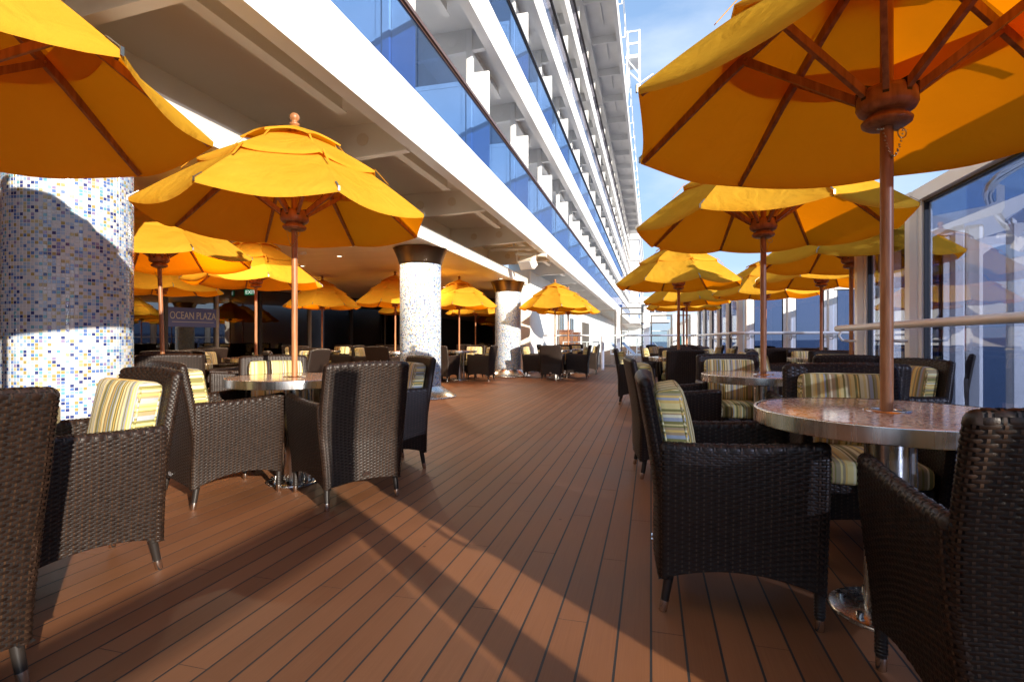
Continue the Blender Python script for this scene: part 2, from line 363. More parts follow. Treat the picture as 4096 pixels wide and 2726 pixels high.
# ------------------------------------------------------------------ deck with planks
PITCH = 0.112; PL = 1.74; SEAM = 0.0082
def hull_x(y):        # outer edge of the deck
    if y < 6.3: return 2.20
    if y < 12.95: return 3.1+min(1.1, max(0,(y-6.3))*0.5)
    return max(1.96-0.059*(y-12.95), 1.55)
deck = MB()
deck.prism([(-15.5,-6.5),(2.32,-6.5),(2.32,6.42),(3.28,6.42),(4.35,8.55),(4.75,13.05),(2.12,13.05),(1.68,20.4),(1.68,95),(-4.2,95),(-4.2,21),(-15.5,21)], -0.35, -0.0006)
deck_o = deck.build('deck', M_seam); tag(deck_o, kind='structure')
planks = []
Y0 = 3.08
for i in range(-134, 48):
    x0 = i*PITCH; x1 = x0+PITCH; xc = (x0+x1)/2
    off = Y0 + ((i+1) % 3)*0.58
    n0 = int(math.floor((-6.4-off)/PL)); n1 = int(math.ceil((20.3-off)/PL))
    for n in range(n0, n1+1):
        ya = max(off+n*PL, -6.4); yb = min(off+(n+1)*PL, 20.3)
        if yb-ya < 0.05: continue
        ym = (ya+yb)/2
        lim = min(hull_x(ya+0.02), hull_x(yb-0.02))
        if xc > 2.0 and x1 > lim:
            if ya < 12.95 < yb and x1 < hull_x(12.9): yb = 12.95
            elif ya < 6.3 < yb and x1 < 3.1: ya = 6.3
            else: continue
        planks.append((x0+SEAM/2, x1-SEAM/2, ya+0.0015, yb-0.0015))
def plank_rank(p):
    x = (p[0]+p[1])/2; y = (p[2]+p[3])/2
    d = -0.2566*x+0.9665*y; l = 0.9665*x+0.2566*y
    if d < 0.6 or abs(l/d) > 1.15: return 1e6 + math.hypot(x, y)
    hidden = 3.0 if l/d < -0.62 and d < 3.6 else 0
    return math.hypot(x, y) + hidden
planks.sort(key=plank_rank)
def plank_mb(mb, w, l, ox=0, oy=0, hz=0.0):
    vs = []
    for z in (-0.006,hz):
        vs += [(ox-w/2,oy-l/2,z),(ox+w/2,oy-l/2,z),(ox+w/2,oy+l/2,z),(ox-w/2,oy+l/2,z)]
    mb.add(vs, [(4,5,6,7)]+[(j,(j+1)%4,4+(j+1)%4,4+j) for j in range(4)])
pm = {}
for k, (xa, xb, ya, yb) in enumerate(planks[:298]):
    key = round(yb-ya, 3)
    if key not in pm:
        t = MB(); plank_mb(t, xb-xa, yb-ya); pm[key] = t.mesh('plank', M_plank)
    link('plank', pm[key], deck_o, ((xa+xb)/2, (ya+yb)/2, random.uniform(-0.0002,0.0002)))
rest = MB()
for (xa, xb, ya, yb) in planks[298:]: plank_mb(rest, xb-xa, yb-ya, (xa+xb)/2, (ya+yb)/2, random.uniform(-0.0002,0.0002))
tag(rest.build('planking', M_plank, deck_o), kind='stuff')
far = MB()
for i in range(-37, 16):
    for n in range(14):
        plank_mb(far, PITCH-SEAM, 5.2, (i+0.5)*PITCH, 20.35+2.62+n*5.24, 0.0)
tag(far.build('far_planking', M_plank, deck_o), kind='stuff')

# ------------------------------------------------------------------ mosaic columns
PAL = [((0.47,0.485,0.505),36),((0.31,0.40,0.52),17),((0.22,0.34,0.52),10),((0.08,0.15,0.36),9),((0.025,0.04,0.16),7),((0.30,0.24,0.09),8),((0.42,0.37,0.20),5),((0.12,0.30,0.38),5),((0.22,0.19,0.33),3)]
pal_list = [c for c, w in PAL for _ in range(w)]
RC = 0.37; ZB, ZT = 0.20, 2.42; TP = 0.0232
NA = int(round(2*PI*RC/TP)); NR = int((ZT-ZB)/TP)
rng = random.Random(3)
tile_cols = [[pal_list[rng.randrange(len(pal_list))] for a in range(NA)] for r_ in range(NR)]
def tile_geo(a, r_, local=False):
    da = 2*PI/NA; g = 0.07
    a0 = (a+g)*da; a1 = (a+1-g)*da; z0 = ZB+(r_+g)*TP; z1 = ZB+(r_+1-g)*TP
    ri = RC; ro = RC+0.0016
    vs = []
    for rad, sh in ((ri,0.0),(ro,0.06)):
        aa0 = a0+sh*da; aa1 = a1-sh*da; zz0 = z0+sh*TP; zz1 = z1-sh*TP
        vs += [(rad*math.cos(aa0),rad*math.sin(aa0),zz0),(rad*math.cos(aa1),rad*math.sin(aa1),zz0),(rad*math.cos(aa1),rad*math.sin(aa1),zz1),(rad*math.cos(aa0),rad*math.sin(aa0),zz1)]
    return vs
TF = [(4,5,6,7),(0,1,5,4),(1,2,6,5),(2,3,7,6),(3,0,4,7)]
def tile_mesh(skip=frozenset()):
    v = []; f = []; cols = []
    for r_ in range(NR):
        for a in range(NA):
            if (a, r_) in skip: continue
            b = len(v); v.extend(tile_geo(a, r_))
            for q in TF: f.append(tuple(b+i for i in q))
            cols.append(tile_cols[r_][a])
    me = bpy.data.meshes.new('tiles'); me.from_pydata(v, [], f); me.materials.append(M_tile)
    at = me.color_attributes.new('tile_color', 'FLOAT_COLOR', 'CORNER')
    arr = np.ones((len(cols), 20, 4), dtype=np.float32); arr[:,:,:3] = np.array(cols, dtype=np.float32)[:,None,:]
    at.data.foreach_set('color', arr.ravel()); return me
mshaft = MB(); mshaft.lathe([(RC,ZB-0.03),(RC,ZT+0.03)], n=64, cap=False); me_shaft = mshaft.mesh('shaft', M_grout)
mcap = MB(); mcap.lathe([(RC+0.012,ZT-0.02),(RC+0.02,ZT-0.005),(RC+0.025,ZT+0.02),(RC+0.05,ZT+0.10),(RC+0.115,ZT+0.255),(RC+0.125,ZT+0.268),(RC+0.10,ZT+0.275)], n=64); me_cap = mcap.mesh('capital', M_bronze)
mbase = MB(); mbase.lathe([(RC+0.27,0.0),(RC+0.285,0.006),(RC+0.28,0.022),(RC+0.255,0.026),(RC+0.012,0.19),(RC+0.01,0.205)], n=64); me_base = mbase.mesh('base', M_steel)
me_tiles_full = None
COLUMNS = [(-4.08,2.86,'nearest mosaic column, cut off by the left edge, blue white and gold tiles'),
           (-4.08,8.84,'middle mosaic column of blue and white tiles with flared bronze capital'),
           (-3.97,14.5,'farthest mosaic column, behind the tables near the glass cross screen')]
for ci, (cx, cy, lab) in enumerate(COLUMNS):
    t = empty('column', (cx,cy,0)); tag(t, lab, 'column', 'mosaic columns along the covered terrace')
    link('shaft', me_shaft, t); link('capital', me_cap, t); link('base', me_base, t)
    if ci == 0:
        ac = math.atan2(-cy, -cx); a_c = int(((ac+0.14) % (2*PI))/(2*PI)*NA); r_c = int((1.42-ZB)/TP)
        sel = [((a_c+da) % NA, r_c+dr) for da in range(-8,7) for dr in range(-10,10)]
        sel = [q for q in sel if 0 <= q[1] < NR]
        tl = link('tiles', tile_mesh(frozenset(sel)), t); tag(tl, kind='stuff')
        tm = {}
        for (a, r_) in sel[:300]:
            c = tile_cols[r_][a]
            if c not in tm:
                me = bpy.data.meshes.new('tile'); me.from_pydata([(x, y, z-ZB) for x, y, z in tile_geo(0,0)], [], TF); me.materials.append(M_tile)
                at = me.color_attributes.new('tile_color','FLOAT_COLOR','CORNER'); at.data.foreach_set('color', [k for _ in range(20) for k in (*c,1.0)]); tm[c] = me
            link('tile', tm[c], t, (0,0,ZB+r_*TP), (0,0,a*2*PI/NA))
    else:
        if me_tiles_full is None: me_tiles_full = tile_mesh()
        tag(link('tiles', me_tiles_full, t, rot=(0,0,1.1*ci)), kind='stuff')

# ------------------------------------------------------------------ ship superstructure
ship = empty('ship_superstructure', (-4.2, 20, 0)); tag(ship, 'tall white cruise ship side with stacked balconies of blue glass', 'ship')
SO = Vector((-4.2, 20, 0))
def part(mbx, name, mats, parent=ship, bevel=0):
    o = mbx.build(name, mats, parent, tuple(-SO) if parent is ship else None, None, bevel)
    return o
XF = -2.57; ZL0 = 3.245; DZ = 2.739; BAY = 2.9; YB0 = -3.12
YEND = 70
for k in range(4):
    zl = ZL0+k*DZ
    fb = MB(); fb.box(XF-0.09, XF, -6, YEND, zl, zl+0.60)
    fb.box(XF-0.16, XF-0.09, -6, YEND, zl, zl+0.05)
    part(fb, 'fascia', M_white)
    sl = MB(); sl.box(-4.6, XF-0.09, -6, YEND, zl+0.36, zl+0.44)
    if k == 0:
        s2 = MB(); s2.box(-4.6, XF-0.09, -6, 14.9, zl+0.355, zl+0.36)
        part(s2, 'soffit_plate', M_cream)
    part(sl, 'balcony_slab', M_white)
    hr = MB(); hr.box(XF-0.085, XF-0.01, -6, YEND, zl+1.46, zl+1.505)
    hr.box(XF-0.06, XF-0.035, -6, YEND, zl+1.435, zl+1.46)
    part(hr, 'balcony_handrail', M_dark if k else M_brownrail)
    bw = MB(); bw.box(-4.35, -4.25, -6, YEND, zl+0.44, zl+DZ+0.36)
    part(bw, 'balcony_back_wall', M_white)
# repeated balcony pieces
gp = MB(); gp.box(-0.006,0.006,0.012,BAY-0.012,0,0.84); me_gp = {0: gp.mesh('glass_panel', M_gblue), 1: gp.mesh('glass_panel', M_gblue), 2: gp.mesh('glass_panel', M_ggrey), 3: gp.mesh('glass_panel', M_ggrey)}
dv = MB(); dv.box(-0.30,-0.02,-0.02,0.02,0,1.90); me_dv = dv.mesh('divider', M_white)
ps = MB(); ps.cbox(-0.42,-0.31,-0.055,0.055,-0.05,2.62,0.012); me_ps = ps.mesh('post', M_white)
dr = MB(); dr.box(-1.62,-0.44,-0.016,0.016,0.05,1.75); dr.box(-1.62,-1.55,-0.026,-0.016,0.05,1.78); dr.box(-0.51,-0.44,-0.026,-0.016,0.05,1.78); dr.box(-1.55,-0.51,-0.026,-0.016,1.70,1.78); dr.box(-1.55,-0.51,-0.026,-0.016,0.05,0.12); me_dr = dr.mesh('divider_door', M_white)
bm_ = MB()
bm_.add([(0,-0.05,-0.02),(0,0.05,-0.02),(-1.95,0.05,-0.12),(-1.95,-0.05,-0.12),(0,-0.05,0.0),(0,0.05,0.0),(-1.95,0.05,-0.10),(-1.95,-0.05,-0.10)], [(0,1,2,3),(4,7,6,5),(0,4,5,1),(1,5,6,2),(2,6,7,3),(3,7,4,0)])
bm_.add([(0,-0.008,0),(0,0.008,0),(-1.95,0.008,-0.10),(-1.95,-0.008,-0.10),(0,-0.008,0.36),(0,0.008,0.36),(-1.95,0.008,0.36),(-1.95,-0.008,0.36)], [(0,1,2,3),(4,7,6,5),(0,4,5,1),(1,5,6,2),(2,6,7,3),(3,7,4,0)])
me_beamc = bm_.mesh('deck_beam', M_cream); me_beamw = bm_.mesh('deck_beam', M_white)
st = MB(); st.box(-0.06,0.06,0.12,BAY-0.75,-0.012,0.0); st.box(-0.006,0.006,0.12,BAY-0.75,0.0,0.20); me_stc = st.mesh('stiffener', M_cream); me_stw = st.mesh('stiffener', M_white)
ho = MB()
ho.tube([(0,-0.006,0),(0,0.006,0)], 0.075, n=20); me_ho = ho.mesh('hole_disc', M_white); me_hoc = ho.mesh('hole_disc', M_ceil)  # disc stands in for a beam hole, its shade put in as deeper cream
sd_ = MB(); sd_.box(0,0.03,0.35,2.45,0.02,2.05,0); me_door = sd_.mesh('balcony_door', M_gdark)
sf_ = MB()
for a, b in ((0.28,0.35),(1.37,1.43),(2.45,2.52)): sf_.box(0,0.05,a,b,0.0,2.1)
sf_.box(0,0.05,0.35,1.37,2.05,2.12); sf_.box(0,0.05,1.43,2.45,2.05,2.12); me_dframe = sf_.mesh('door_frame', M_white)
nb = int((YEND-YB0)/BAY)
for k in range(4):
    zl = ZL0+k*DZ
    for b in range(nb+1):
        y = YB0+b*BAY
        if y > YEND-0.2: continue
        link('glass_panel', me_gp[k], ship, Vector((XF-0.047, y, zl+0.60))-SO)
        d = link('divider', me_dv, ship, Vector((XF-0.06, y, zl+0.44))-SO)
        link('post', me_ps, d); link('divider_door', me_dr, d)
        if b < 14:
            dd = link('balcony_door', me_door, ship, Vector((-4.25, y, zl+0.44))-SO); link('door_frame', me_dframe, dd)
        cream = (k == 0 and y < 14.9)
        link('deck_beam', me_beamc if cream else me_beamw, ship, Vector((XF-0.16, y, zl-0.0))-SO)
        if b < 16:
            link('stiffener', me_stc if cream else me_stw, ship, Vector((XF-0.55, y, zl+0.16))-SO)
            if k < 2:
                for hx, hz in ((XF-0.75, zl+0.17),(XF-1.35, zl+0.15)):
                    link('hole_disc', me_hoc if cream else me_ho, ship, Vector((hx, y-0.012, hz))-SO)
# big overhanging deck at the top
ZO = ZL0+4*DZ-0.1
ov = MB(); ov.box(-6.0, -1.34, -6, 68, ZO+0.35, ZO+0.55); ov.box(-1.46, -1.30, -6, 68, ZO+0.02, ZO+0.75); ov.box(XF-0.10, XF+0.02, -6, 68, ZO-0.05, ZO+0.35)
part(ov, 'overhang', M_white)
ob = MB(); ob.box(XF+0.02,-1.46,-0.05,0.05,-0.01,0.01); ob.box(XF+0.02,-1.46,-0.008,0.008,0.01,0.34); me_ob = ob.mesh('overhang_rib', M_white)
os_ = MB(); os_.box(-0.01,0.01,0.25,BAY-0.9,0.25,0.35); me_os = os_.mesh('overhang_stiffener', M_white)
for b in range(24):
    y = YB0+b*BAY+0.4
    link('overhang_rib', me_ob, ship, Vector((0, y, ZO+0.01))-SO)
    link('overhang_stiffener', me_os, ship, Vector((-1.95, y, ZO))-SO)
orl = MB()
for zz in (1.2,1.8): orl.tube([(-1.15,-6,ZO+zz),(-1.15,68,ZO+zz)], 0.014, n=6)
for b in range(30):
    y = -5+b*2.45; orl.box(-1.35,-1.13,y-0.015,y+0.015,ZO+0.72,ZO+0.75); orl.box(-1.165,-1.135,y-0.015,y+0.015,ZO+0.74,ZO+1.81)
part(orl, 'overhang_railing', M_white2)
# rest of the ship farther forward, standing a little outboard
ff = MB()
for k in range(6):
    zl = ZL0+k*DZ
    ff.box(-4.0,-1.42,70.2,118,zl,zl+0.62)
    for j in range(17): ff.box(-3.4,-1.55,70.4+j*2.9,70.5+j*2.9,zl+0.62,zl+2.6)
    ff.box(-4.3,-4.0,70.2,118,zl,zl+DZ)
part(ff, 'forward_balconies', M_white)
fg = MB()
for k in range(6): fg.box(-1.50,-1.47,70.3,118,ZL0+k*DZ+0.63,ZL0+k*DZ+1.45)
part(fg, 'forward_balcony_glass', M_gblue)
lw = MB(); lw.box(-4.4,-4.2,20.6,95,0,3.6); lw.box(-4.4,-1.5,95,95.4,0,3.6)
part(lw, 'lower_wall', M_white)
wv = MB()
for (a,b,z0,z1) in ((24.6,25.0,1.2,2.3),(25.3,25.7,1.2,2.3),(27.9,28.3,0.9,2.2),(28.6,29.0,0.9,2.2)):
    wv.box(-4.2,-4.15,a,b,z0,z1)
part(wv, 'window', M_gdark)
dw = MB(); dw.box(-4.2,-4.12,33.0,36.2,0.0,2.15); part(dw, 'doorway', M_inter)
# inner ceiling over the tables, with its edge beam
ce = MB(); ce.box(-15.5,-3.70,-6.4,15.35,2.70,2.76); ce.box(-15.5,-4.5,15.35,21,2.70,2.76)
part(ce, 'terrace_ceiling', M_ceil)
fe = MB(); fe.box(-3.70,-3.60,-6.4,15.40,2.68,2.905); part(fe, 'edge_beam', M_cream)
cu = MB(); cu.box(-4.6,-4.5,-6.4,14.9,2.77,3.60); cu.box(-4.5,-3.70,-6.4,15.35,2.84,2.88); part(cu, 'upper_bulkhead', M_cream)
ew = MB(); ew.box(-4.45,-3.72,16.2,16.4,0,3.24); part(ew, 'end_wall', M_cream)
ew2 = MB(); ew2.box(-3.9,-3.72,16.41,20.3,0,3.24); part(ew2, 'side_wall', M_white)
pp = MB(); pp.tube([(-3.9,12.6,3.30),(-3.0,12.6,3.30),(-2.75,12.6,3.30)], 0.045, n=10); pp.tube([(-3.3,12.6,3.30),(-3.3,12.6,3.58)], 0.03, n=8); part(pp, 'soffit_pipe', M_cream)
# platform frame hung on the outer edge of the overhang
pf = MB()
fx0, fx1, fy = -1.28, -0.62, 30.0
zz0, zz1 = ZO+1.3, ZO+4.2
for x in (fx0, fx1):
    for y in (fy, fy+1.2): pf.box(x-0.045,x+0.045,y-0.045,y+0.045,zz0,zz1)
for z in (zz1-0.05, zz1-0.75):
    for y in (fy, fy+1.2): pf.box(fx0,fx1,y-0.03,y+0.03,z-0.035,z+0.035)
    for x in (fx0, fx1): pf.box(x-0.03,x+0.03,fy,fy+1.2,z-0.035,z+0.035)
pf.box(fx0-0.1,fx1+0.05,fy-0.05,fy+1.25,zz0+1.35,zz0+1.5)
pf.bar((fx0,fy,zz0+1.3),(fx1,fy,zz0+0.4),0.12,0.06); pf.bar((fx0,fy,zz0+0.7),(fx1,fy,zz0),0.12,0.06)
pf.box(-1.5,fx0,fy,fy+1.2,ZO+0.75,ZO+1.4)
o = pf.build('platform', M_white); tag(o, 'small white railed platform on the top edge of the ship', 'platform')

# bridge wing far ahead
bw = empty('bridge_wing', (0.4,78,0)); tag(bw, 'white bridge wing with dark windows far beyond the umbrellas', 'bridge wing')
m = MB(); m.box(-2.2,1.7,0,6,3.9,5.0); m.box(-2.2,1.4,0.1,6,6.2,7.3); m.box(-2.2,-1.9,0.0,6,5.0,6.2); m.box(-2.2,2.2,-0.3,6,3.6,3.9); m.build('hull_block', M_white, bw)
m = MB(); m.box(-1.9,1.3,0.2,5.9,5.0,6.2); m.build('windows', M_gdark, bw)
m = MB()
for x in (-1.9,-0.9,0.1,1.15): m.box(x,x+0.09,0.05,0.2,5.0,6.2)
m.build('mullion', M_white, bw)

# ------------------------------------------------------------------ restaurant window wall
ww = empty('window_wall', (-12.6,14.7,0)); tag(ww, 'dark restaurant window wall at the back of the covered terrace', 'window wall')
WO = Vector((-12.6,14.7,0))
WP = [(-14.9,6.2),(-12.6,14.7),(-10.9,20.2)]
def along(a, b, t): return (a[0]+(b[0]-a[0])*t, a[1]+(b[1]-a[1])*t)
for si in range(2):
    a, b = WP[si], WP[si+1]; ln = math.hypot(b[0]-a[0], b[1]-a[1]); ang = math.atan2(b[1]-a[1], b[0]-a[0]); n = int(ln/1.45)
    for j in range(n):
        p = along(a,b,j/n); w = ln/n
        g = MB(); g.box(0.03,w-0.03,-0.008,0.008,0.12,2.62); g.build('pane', M_gdark, ww, (p[0]-WO.x,p[1]-WO.y,0), (0,0,ang))
        g = MB(); g.box(-0.04,0.04,-0.09,0.06,0.0,2.70); g.build('mullion', M_winframe if j % 2 else M_dark, ww, (p[0]-WO.x,p[1]-WO.y,0), (0,0,ang))
        g = MB(); g.box(0.04,w-0.04,-0.05,0.05,0,0.12); g.box(0.04,w-0.04,-0.05,0.05,2.62,2.70); g.build('window_frame', M_dark, ww, (p[0]-WO.x,p[1]-WO.y,0), (0,0,ang))
m = MB(); m.box(-10.9,-4.45,20.0,20.2,0,2.7); m.build('back_wall', M_inter, ww, tuple(-WO))
m = MB(); m.box(-10.8,-4.5,19.97,19.985,0.12,2.6); m.build('back_pane', M_gdark, ww, tuple(-WO))
m = MB(); m.box(-15.6,-15.5,-6.5,21,-0.3,2.76); m.box(-15.5,-4.4,-6.5,-6.4,-0.3,2.7); m.box(-15.5,-10.95,20.25,20.35,0,2.7); m.build('room_lining', M_inter, ww, tuple(-WO))

def text(name, body, size, m, parent, loc, rot, ext=0.003, xs=1.0):
    c = bpy.data.curves.new(name, 'FONT'); c.body = body; c.size = size; c.extrude = ext; c.align_x = 'CENTER'; c.align_y = 'CENTER'
    c.materials.append(m)
    tmp = bpy.data.objects.new(name, c); COL.objects.link(tmp)
    dg = bpy.context.evaluated_depsgraph_get(); me = bpy.data.meshes.new_from_object(tmp.evaluated_get(dg))
    bpy.data.objects.remove(tmp)
    o = link(name, me, parent, loc, rot); o.scale = (xs,1,1); return o
def wall_pt(px, seg):        # point of the window wall seen along a bearing from the origin
    r = px; a, b = WP[seg], WP[seg+1]
    # lateral = r*depth
    def f(t):
        x, y = along(a,b,t); return (0.9665*x+0.2566*y) - r*(-0.2566*x+0.9665*y)
    lo, hi = -0.4, 1.4
    for _ in range(60):
        mid = (lo+hi)/2
        if f(lo)*f(mid) <= 0: hi = mid
        else: lo = mid
    return along(a,b,lo), math.atan2(b[1]-a[1], b[0]-a[0])
(px_, py_), ang = wall_pt(-0.611, 0)
sg = empty('name_sign', (px_, py_, 0), ang); tag(sg, 'blue sign reading OCEAN PLAZA on the dark window', 'sign')
m = MB(); m.box(-0.78,0.78,-0.075,-0.05,1.42,1.98); m.build('panel', M_blue, sg)
text('lettering', 'OCEAN PLAZA', 0.30, M_letter, sg, (0.0,-0.08,1.74), (PI/2,0,0), 0.004, 0.66)
m = MB(); m.box(-0.60,0.60,-0.082,-0.076,1.555,1.57); m.build('underline', M_letter, sg)
(px_, py_), ang = wall_pt(-0.516, 1)
px_ += 0.5*math.sin(ang); py_ -= 0.5*math.cos(ang)
ex = empty('exit_sign', (px_, py_, 0), R(10)); tag(ex, 'small green EXIT sign hanging before the dark windows', 'sign')
m = MB(); m.box(-0.20,0.20,-0.02,0.02,2.46,2.64); m.build('panel', M_green, ex)
m = MB(); m.box(-0.01,0.01,-0.01,0.01,2.64,2.70); m.build('hanger', M_dark, ex)
text('lettering', 'EXIT', 0.165, M_exitletter, ex, (0,-0.022,2.548), (PI/2,0,0), 0.003)

# ceiling lights and detector
cl = [(-4.75,8.2,'left of the middle column capital'),(-3.95,7.95,'nearest the edge beam by the middle column'),(-4.3,10.0,'just beyond the middle column'),(-3.95,13.7,'by the farthest column capital'),(-6.0,9.2,'over the tables behind the middle column'),(-7.6,10.2,'deep behind the middle column'),(-5.4,12.0,'over the table before the farthest column'),(-7.2,13.2,'deep under the ceiling beyond the column tables'),(-9.3,9.4,'deep before the dark windows'),(-9.2,12.2,'before the windows right of the EXIT sign'),(-6.8,6.0,'over the table below the EXIT sign'),(-5.2,5.6,'over the table behind the nearest column'),(-9.6,6.4,'at the back left before the windows'),(-6.3,15.4,'by the back corner tables')]
for (x,y,lab) in cl:
    t = empty('ceiling_light', (x,y,2.70)); tag(t, 'small lit recessed ceiling light ' + lab, 'ceiling light', 'recessed terrace ceiling lights')
    g = MB(); g.lathe([(0.045,-0.004),(0.07,-0.008),(0.078,0.0)], n=20, cap=False); g.build('trim_ring', M_chrome, t)
    g = MB(); g.lathe([(0.001,-0.002),(0.045,-0.003)], n=20, cap=False); g.build('lens', M_lamp, t)
    ld = bpy.data.lights.new('bulb', 'AREA'); ld.shape = 'DISK'; ld.size = 0.08; ld.energy = 10; ld.color = (1.0,0.80,0.55); ld.spread = R(170)
    lo = bpy.data.objects.new('bulb', ld); COL.objects.link(lo); lo.parent = t; lo.location = (0,0,-0.012)
t = empty('smoke_detector', (-6.4,8.6,2.70)); tag(t, 'round white smoke detector on the terrace ceiling', 'detector')
g = MB(); g.lathe([(0.03,-0.05),(0.06,-0.045),(0.07,-0.02),(0.07,0)], n=20); g.build('housing', M_cream, t)
# floodlight under the slab
t = empty('floodlight', (-3.05,12.9,3.05)); tag(t, 'cream floodlight hanging under the balcony slab near the edge beam', 'floodlight')
g = MB(); g.box(-0.20,0.20,-0.10,0.12,-0.22,0.05); g.build('housing', M_cream, t, rot=(R(35),0,R(-20)))
g = MB(); g.box(-0.17,0.17,-0.125,-0.10,-0.19,0.02); g.build('lens', M_lfr, t, rot=(R(35),0,R(-20)))
g = MB(); g.bar((-0.24,0,-0.05),(-0.24,0,0.5),0.03,0.02); g.bar((0.24,0,-0.05),(0.24,0,0.5),0.03,0.02); g.bar((-0.24,0,0.5),(0.24,0,0.5),0.03,0.03); g.tube([(-0.3,0.1,0.2),(0.5,0.1,0.12)],0.05,n=10); g.build('bracket', M_cream, t)

# ------------------------------------------------------------------ glass windscreens on the sea side
def screen(name, pts, ztop, label, glassm, postw=0.14, toprail=0.10, skip_glass=(), outer=1, group=None, bars=True, posth=None):
    """pts: post positions in order; panes between neighbours"""
    o0 = pts[0]
    t = empty(name, (o0[0],o0[1],0)); tag(t, label, 'windscreen', group)
    for i, p in enumerate(pts):
        q = pts[min(i+1,len(pts)-1)]; pr = pts[max(i-1,0)]
        ang = math.atan2(q[1]-pr[1], q[0]-pr[0])
        loc = (p[0]-o0[0], p[1]-o0[1], 0)
        g = MB(); w = postw/2; g.cbox(-w,w,-w*1.1,w*1.1,0,posth or ztop,w*0.45); g.build('post', M_white2, t, loc, (0,0,ang))
    for i in range(len(pts)-1):
        a, b = pts[i], pts[i+1]; ln = math.hypot(b[0]-a[0],b[1]-a[1]); ang = math.atan2(b[1]-a[1],b[0]-a[0]); loc = (a[0]-o0[0],a[1]-o0[1],0)
        s0 = postw/2+0.002
        g = MB(); g.box(s0,ln-s0,-0.075,0.075,ztop-toprail,ztop); g.build('top_rail', M_white2, t, loc, (0,0,ang))
        g = MB(); g.box(s0,ln-s0,-0.06,0.06,0.0,0.16); g.build('bottom_rail', M_white2, t, loc, (0,0,ang))
        if bars:
            g = MB()
            for xa in (s0, ln-s0-0.06): g.box(xa,xa+0.06,-0.035,0.035,0.16,ztop-toprail)
            for k in range(7):
                for xa in (s0+0.03, ln-s0-0.03):
                    zz = 0.35+k*0.36
                    if zz < ztop-0.2: g.tube([(xa,0.035*outer,zz),(xa,0.039*outer,zz)],0.009,n=8)
            g.build('clamp_strip', M_white2, t, loc, (0,0,ang))
            g = MB()
            for xa in (s0+0.062, ln-s0-0.075): g.box(xa,xa+0.013,-0.022,0.022,0.162,ztop-toprail-0.002)
            g.box(s0+0.076,ln-s0-0.077,-0.022,0.022,ztop-toprail-0.018,ztop-toprail-0.002)
            g.build('gasket', M_black, t, loc, (0,0,ang))
        if i not in skip_glass:
            g = MB(); g.box(s0+0.07,ln-s0-0.07,-0.006,0.006,0.15,ztop-toprail-0.01); g.build('pane', glassm, t, loc, (0,0,ang))
    return t
XW = 2.18
screen('glass_windscreen', [(XW,6.30),(XW,5.15),(XW,2.40),(XW,0.14)], 2.27, 'tall windscreen of tinted glass at the right edge of the photo', M_gscreen, 0.15)
screen('glass_windscreen', [(XW,-0.44),(XW,-2.8),(XW,-5.2)], 1.48, 'low pale windscreen running on past the near right tables', M_gpale, 0.14, toprail=0.13, bars=False, posth=2.25)
screen('glass_windscreen', [(2.40,6.36),(3.02,6.36)], 2.20, 'short tinted windscreen return standing outside the right glass wall', M_gscreen, 0.12)
screen('glass_windscreen', [(3.20,6.40),(3.72,7.45),(4.25,8.5),(4.42,10.0),(4.55,11.5),(4.64,12.8)], 2.20, 'outer tinted windscreen of the deck bay on the sea side', M_gscreen, 0.12)
screen('glass_windscreen', [(2.14,12.98),(3.0,12.98),(3.82,12.98),(4.60,12.98)], 2.24, 'blue tinted windscreen facing the camera behind the right tables', M_gscreen, 0.13)
cpts = [(2.01-0.059*(k*1.25), 13.16+k*1.25) for k in range(6)]
screen('glass_windscreen', cpts, 2.13, 'row of white windscreen posts receding past the far umbrellas', M_gscreen, 0.14, bars=True)
fpts = [(1.58, 20.65+k*1.3) for k in range(26)]
screen('glass_windscreen', fpts, 1.98, 'long low windscreen of close white posts on the deck beyond', M_gscreen, 0.14, bars=False)
# outboard brackets and curved pipe
t = empty('outboard_pipe', (2.4,5.0,0)); tag(t, 'curved steel pipe on white brackets outside the right windscreen', 'pipe')
def smooth_path(ps, n=8):
    out = []
    P_ = [Vector(p) for p in ps]; P_ = [P_[0]*2-P_[1]] + P_ + [P_[-1]*2-P_[-2]]
    for i in range(1,len(P_)-2):
        a,b,c,d = P_[i-1:i+3]
        for k in range(n):
            u = k/n; out.append(0.5*((2*b)+(c-a)*u+(2*a-5*b+4*c-d)*u*u+(3*b-a-3*c+d)*u**3))
    out.append(P_[-2]); return out
pipe_pts = smooth_path([(2.38,3.2,2.26),(2.46,4.32,2.26),(2.54,4.8,2.26),(2.72,5.25,2.26),(3.08,5.85,2.26),(3.66,6.75,2.26),(4.75,8.3,2.26)])
g = MB(); g.tube([p-Vector((2.4,5.0,0)) for p in pipe_pts], 0.042, n=12); g.build('pipe', M_chrome, t)
for (a,b) in (((2.26,5.42),(2.74,5.24)),((3.28,6.60),(3.68,6.74))):
    d = Vector((b[0]-a[0],b[1]-a[1],0)); ln = d.length; ang = math.atan2(d.y,d.x)
    g = MB(); prof = [(0,1.86),(ln*0.5,2.00),(ln+0.06,2.08),(ln+0.08,2.12),(ln+0.08,2.30),(ln+0.03,2.33),(ln+0.03,2.18),(ln-0.04,2.15),(0,2.10)]
    vs = [(x,-0.010,z) for x,z in prof]+[(x,0.010,z) for x,z in prof]; k = len(prof)
    g.add(vs, [tuple(range(k))[::-1], tuple(range(k,2*k))]+[(i,(i+1)%k,k+(i+1)%k,k+i) for i in range(k)])
    g.build('bracket', M_white2, t, (a[0]-2.4,a[1]-5.0,0), (0,0,ang))
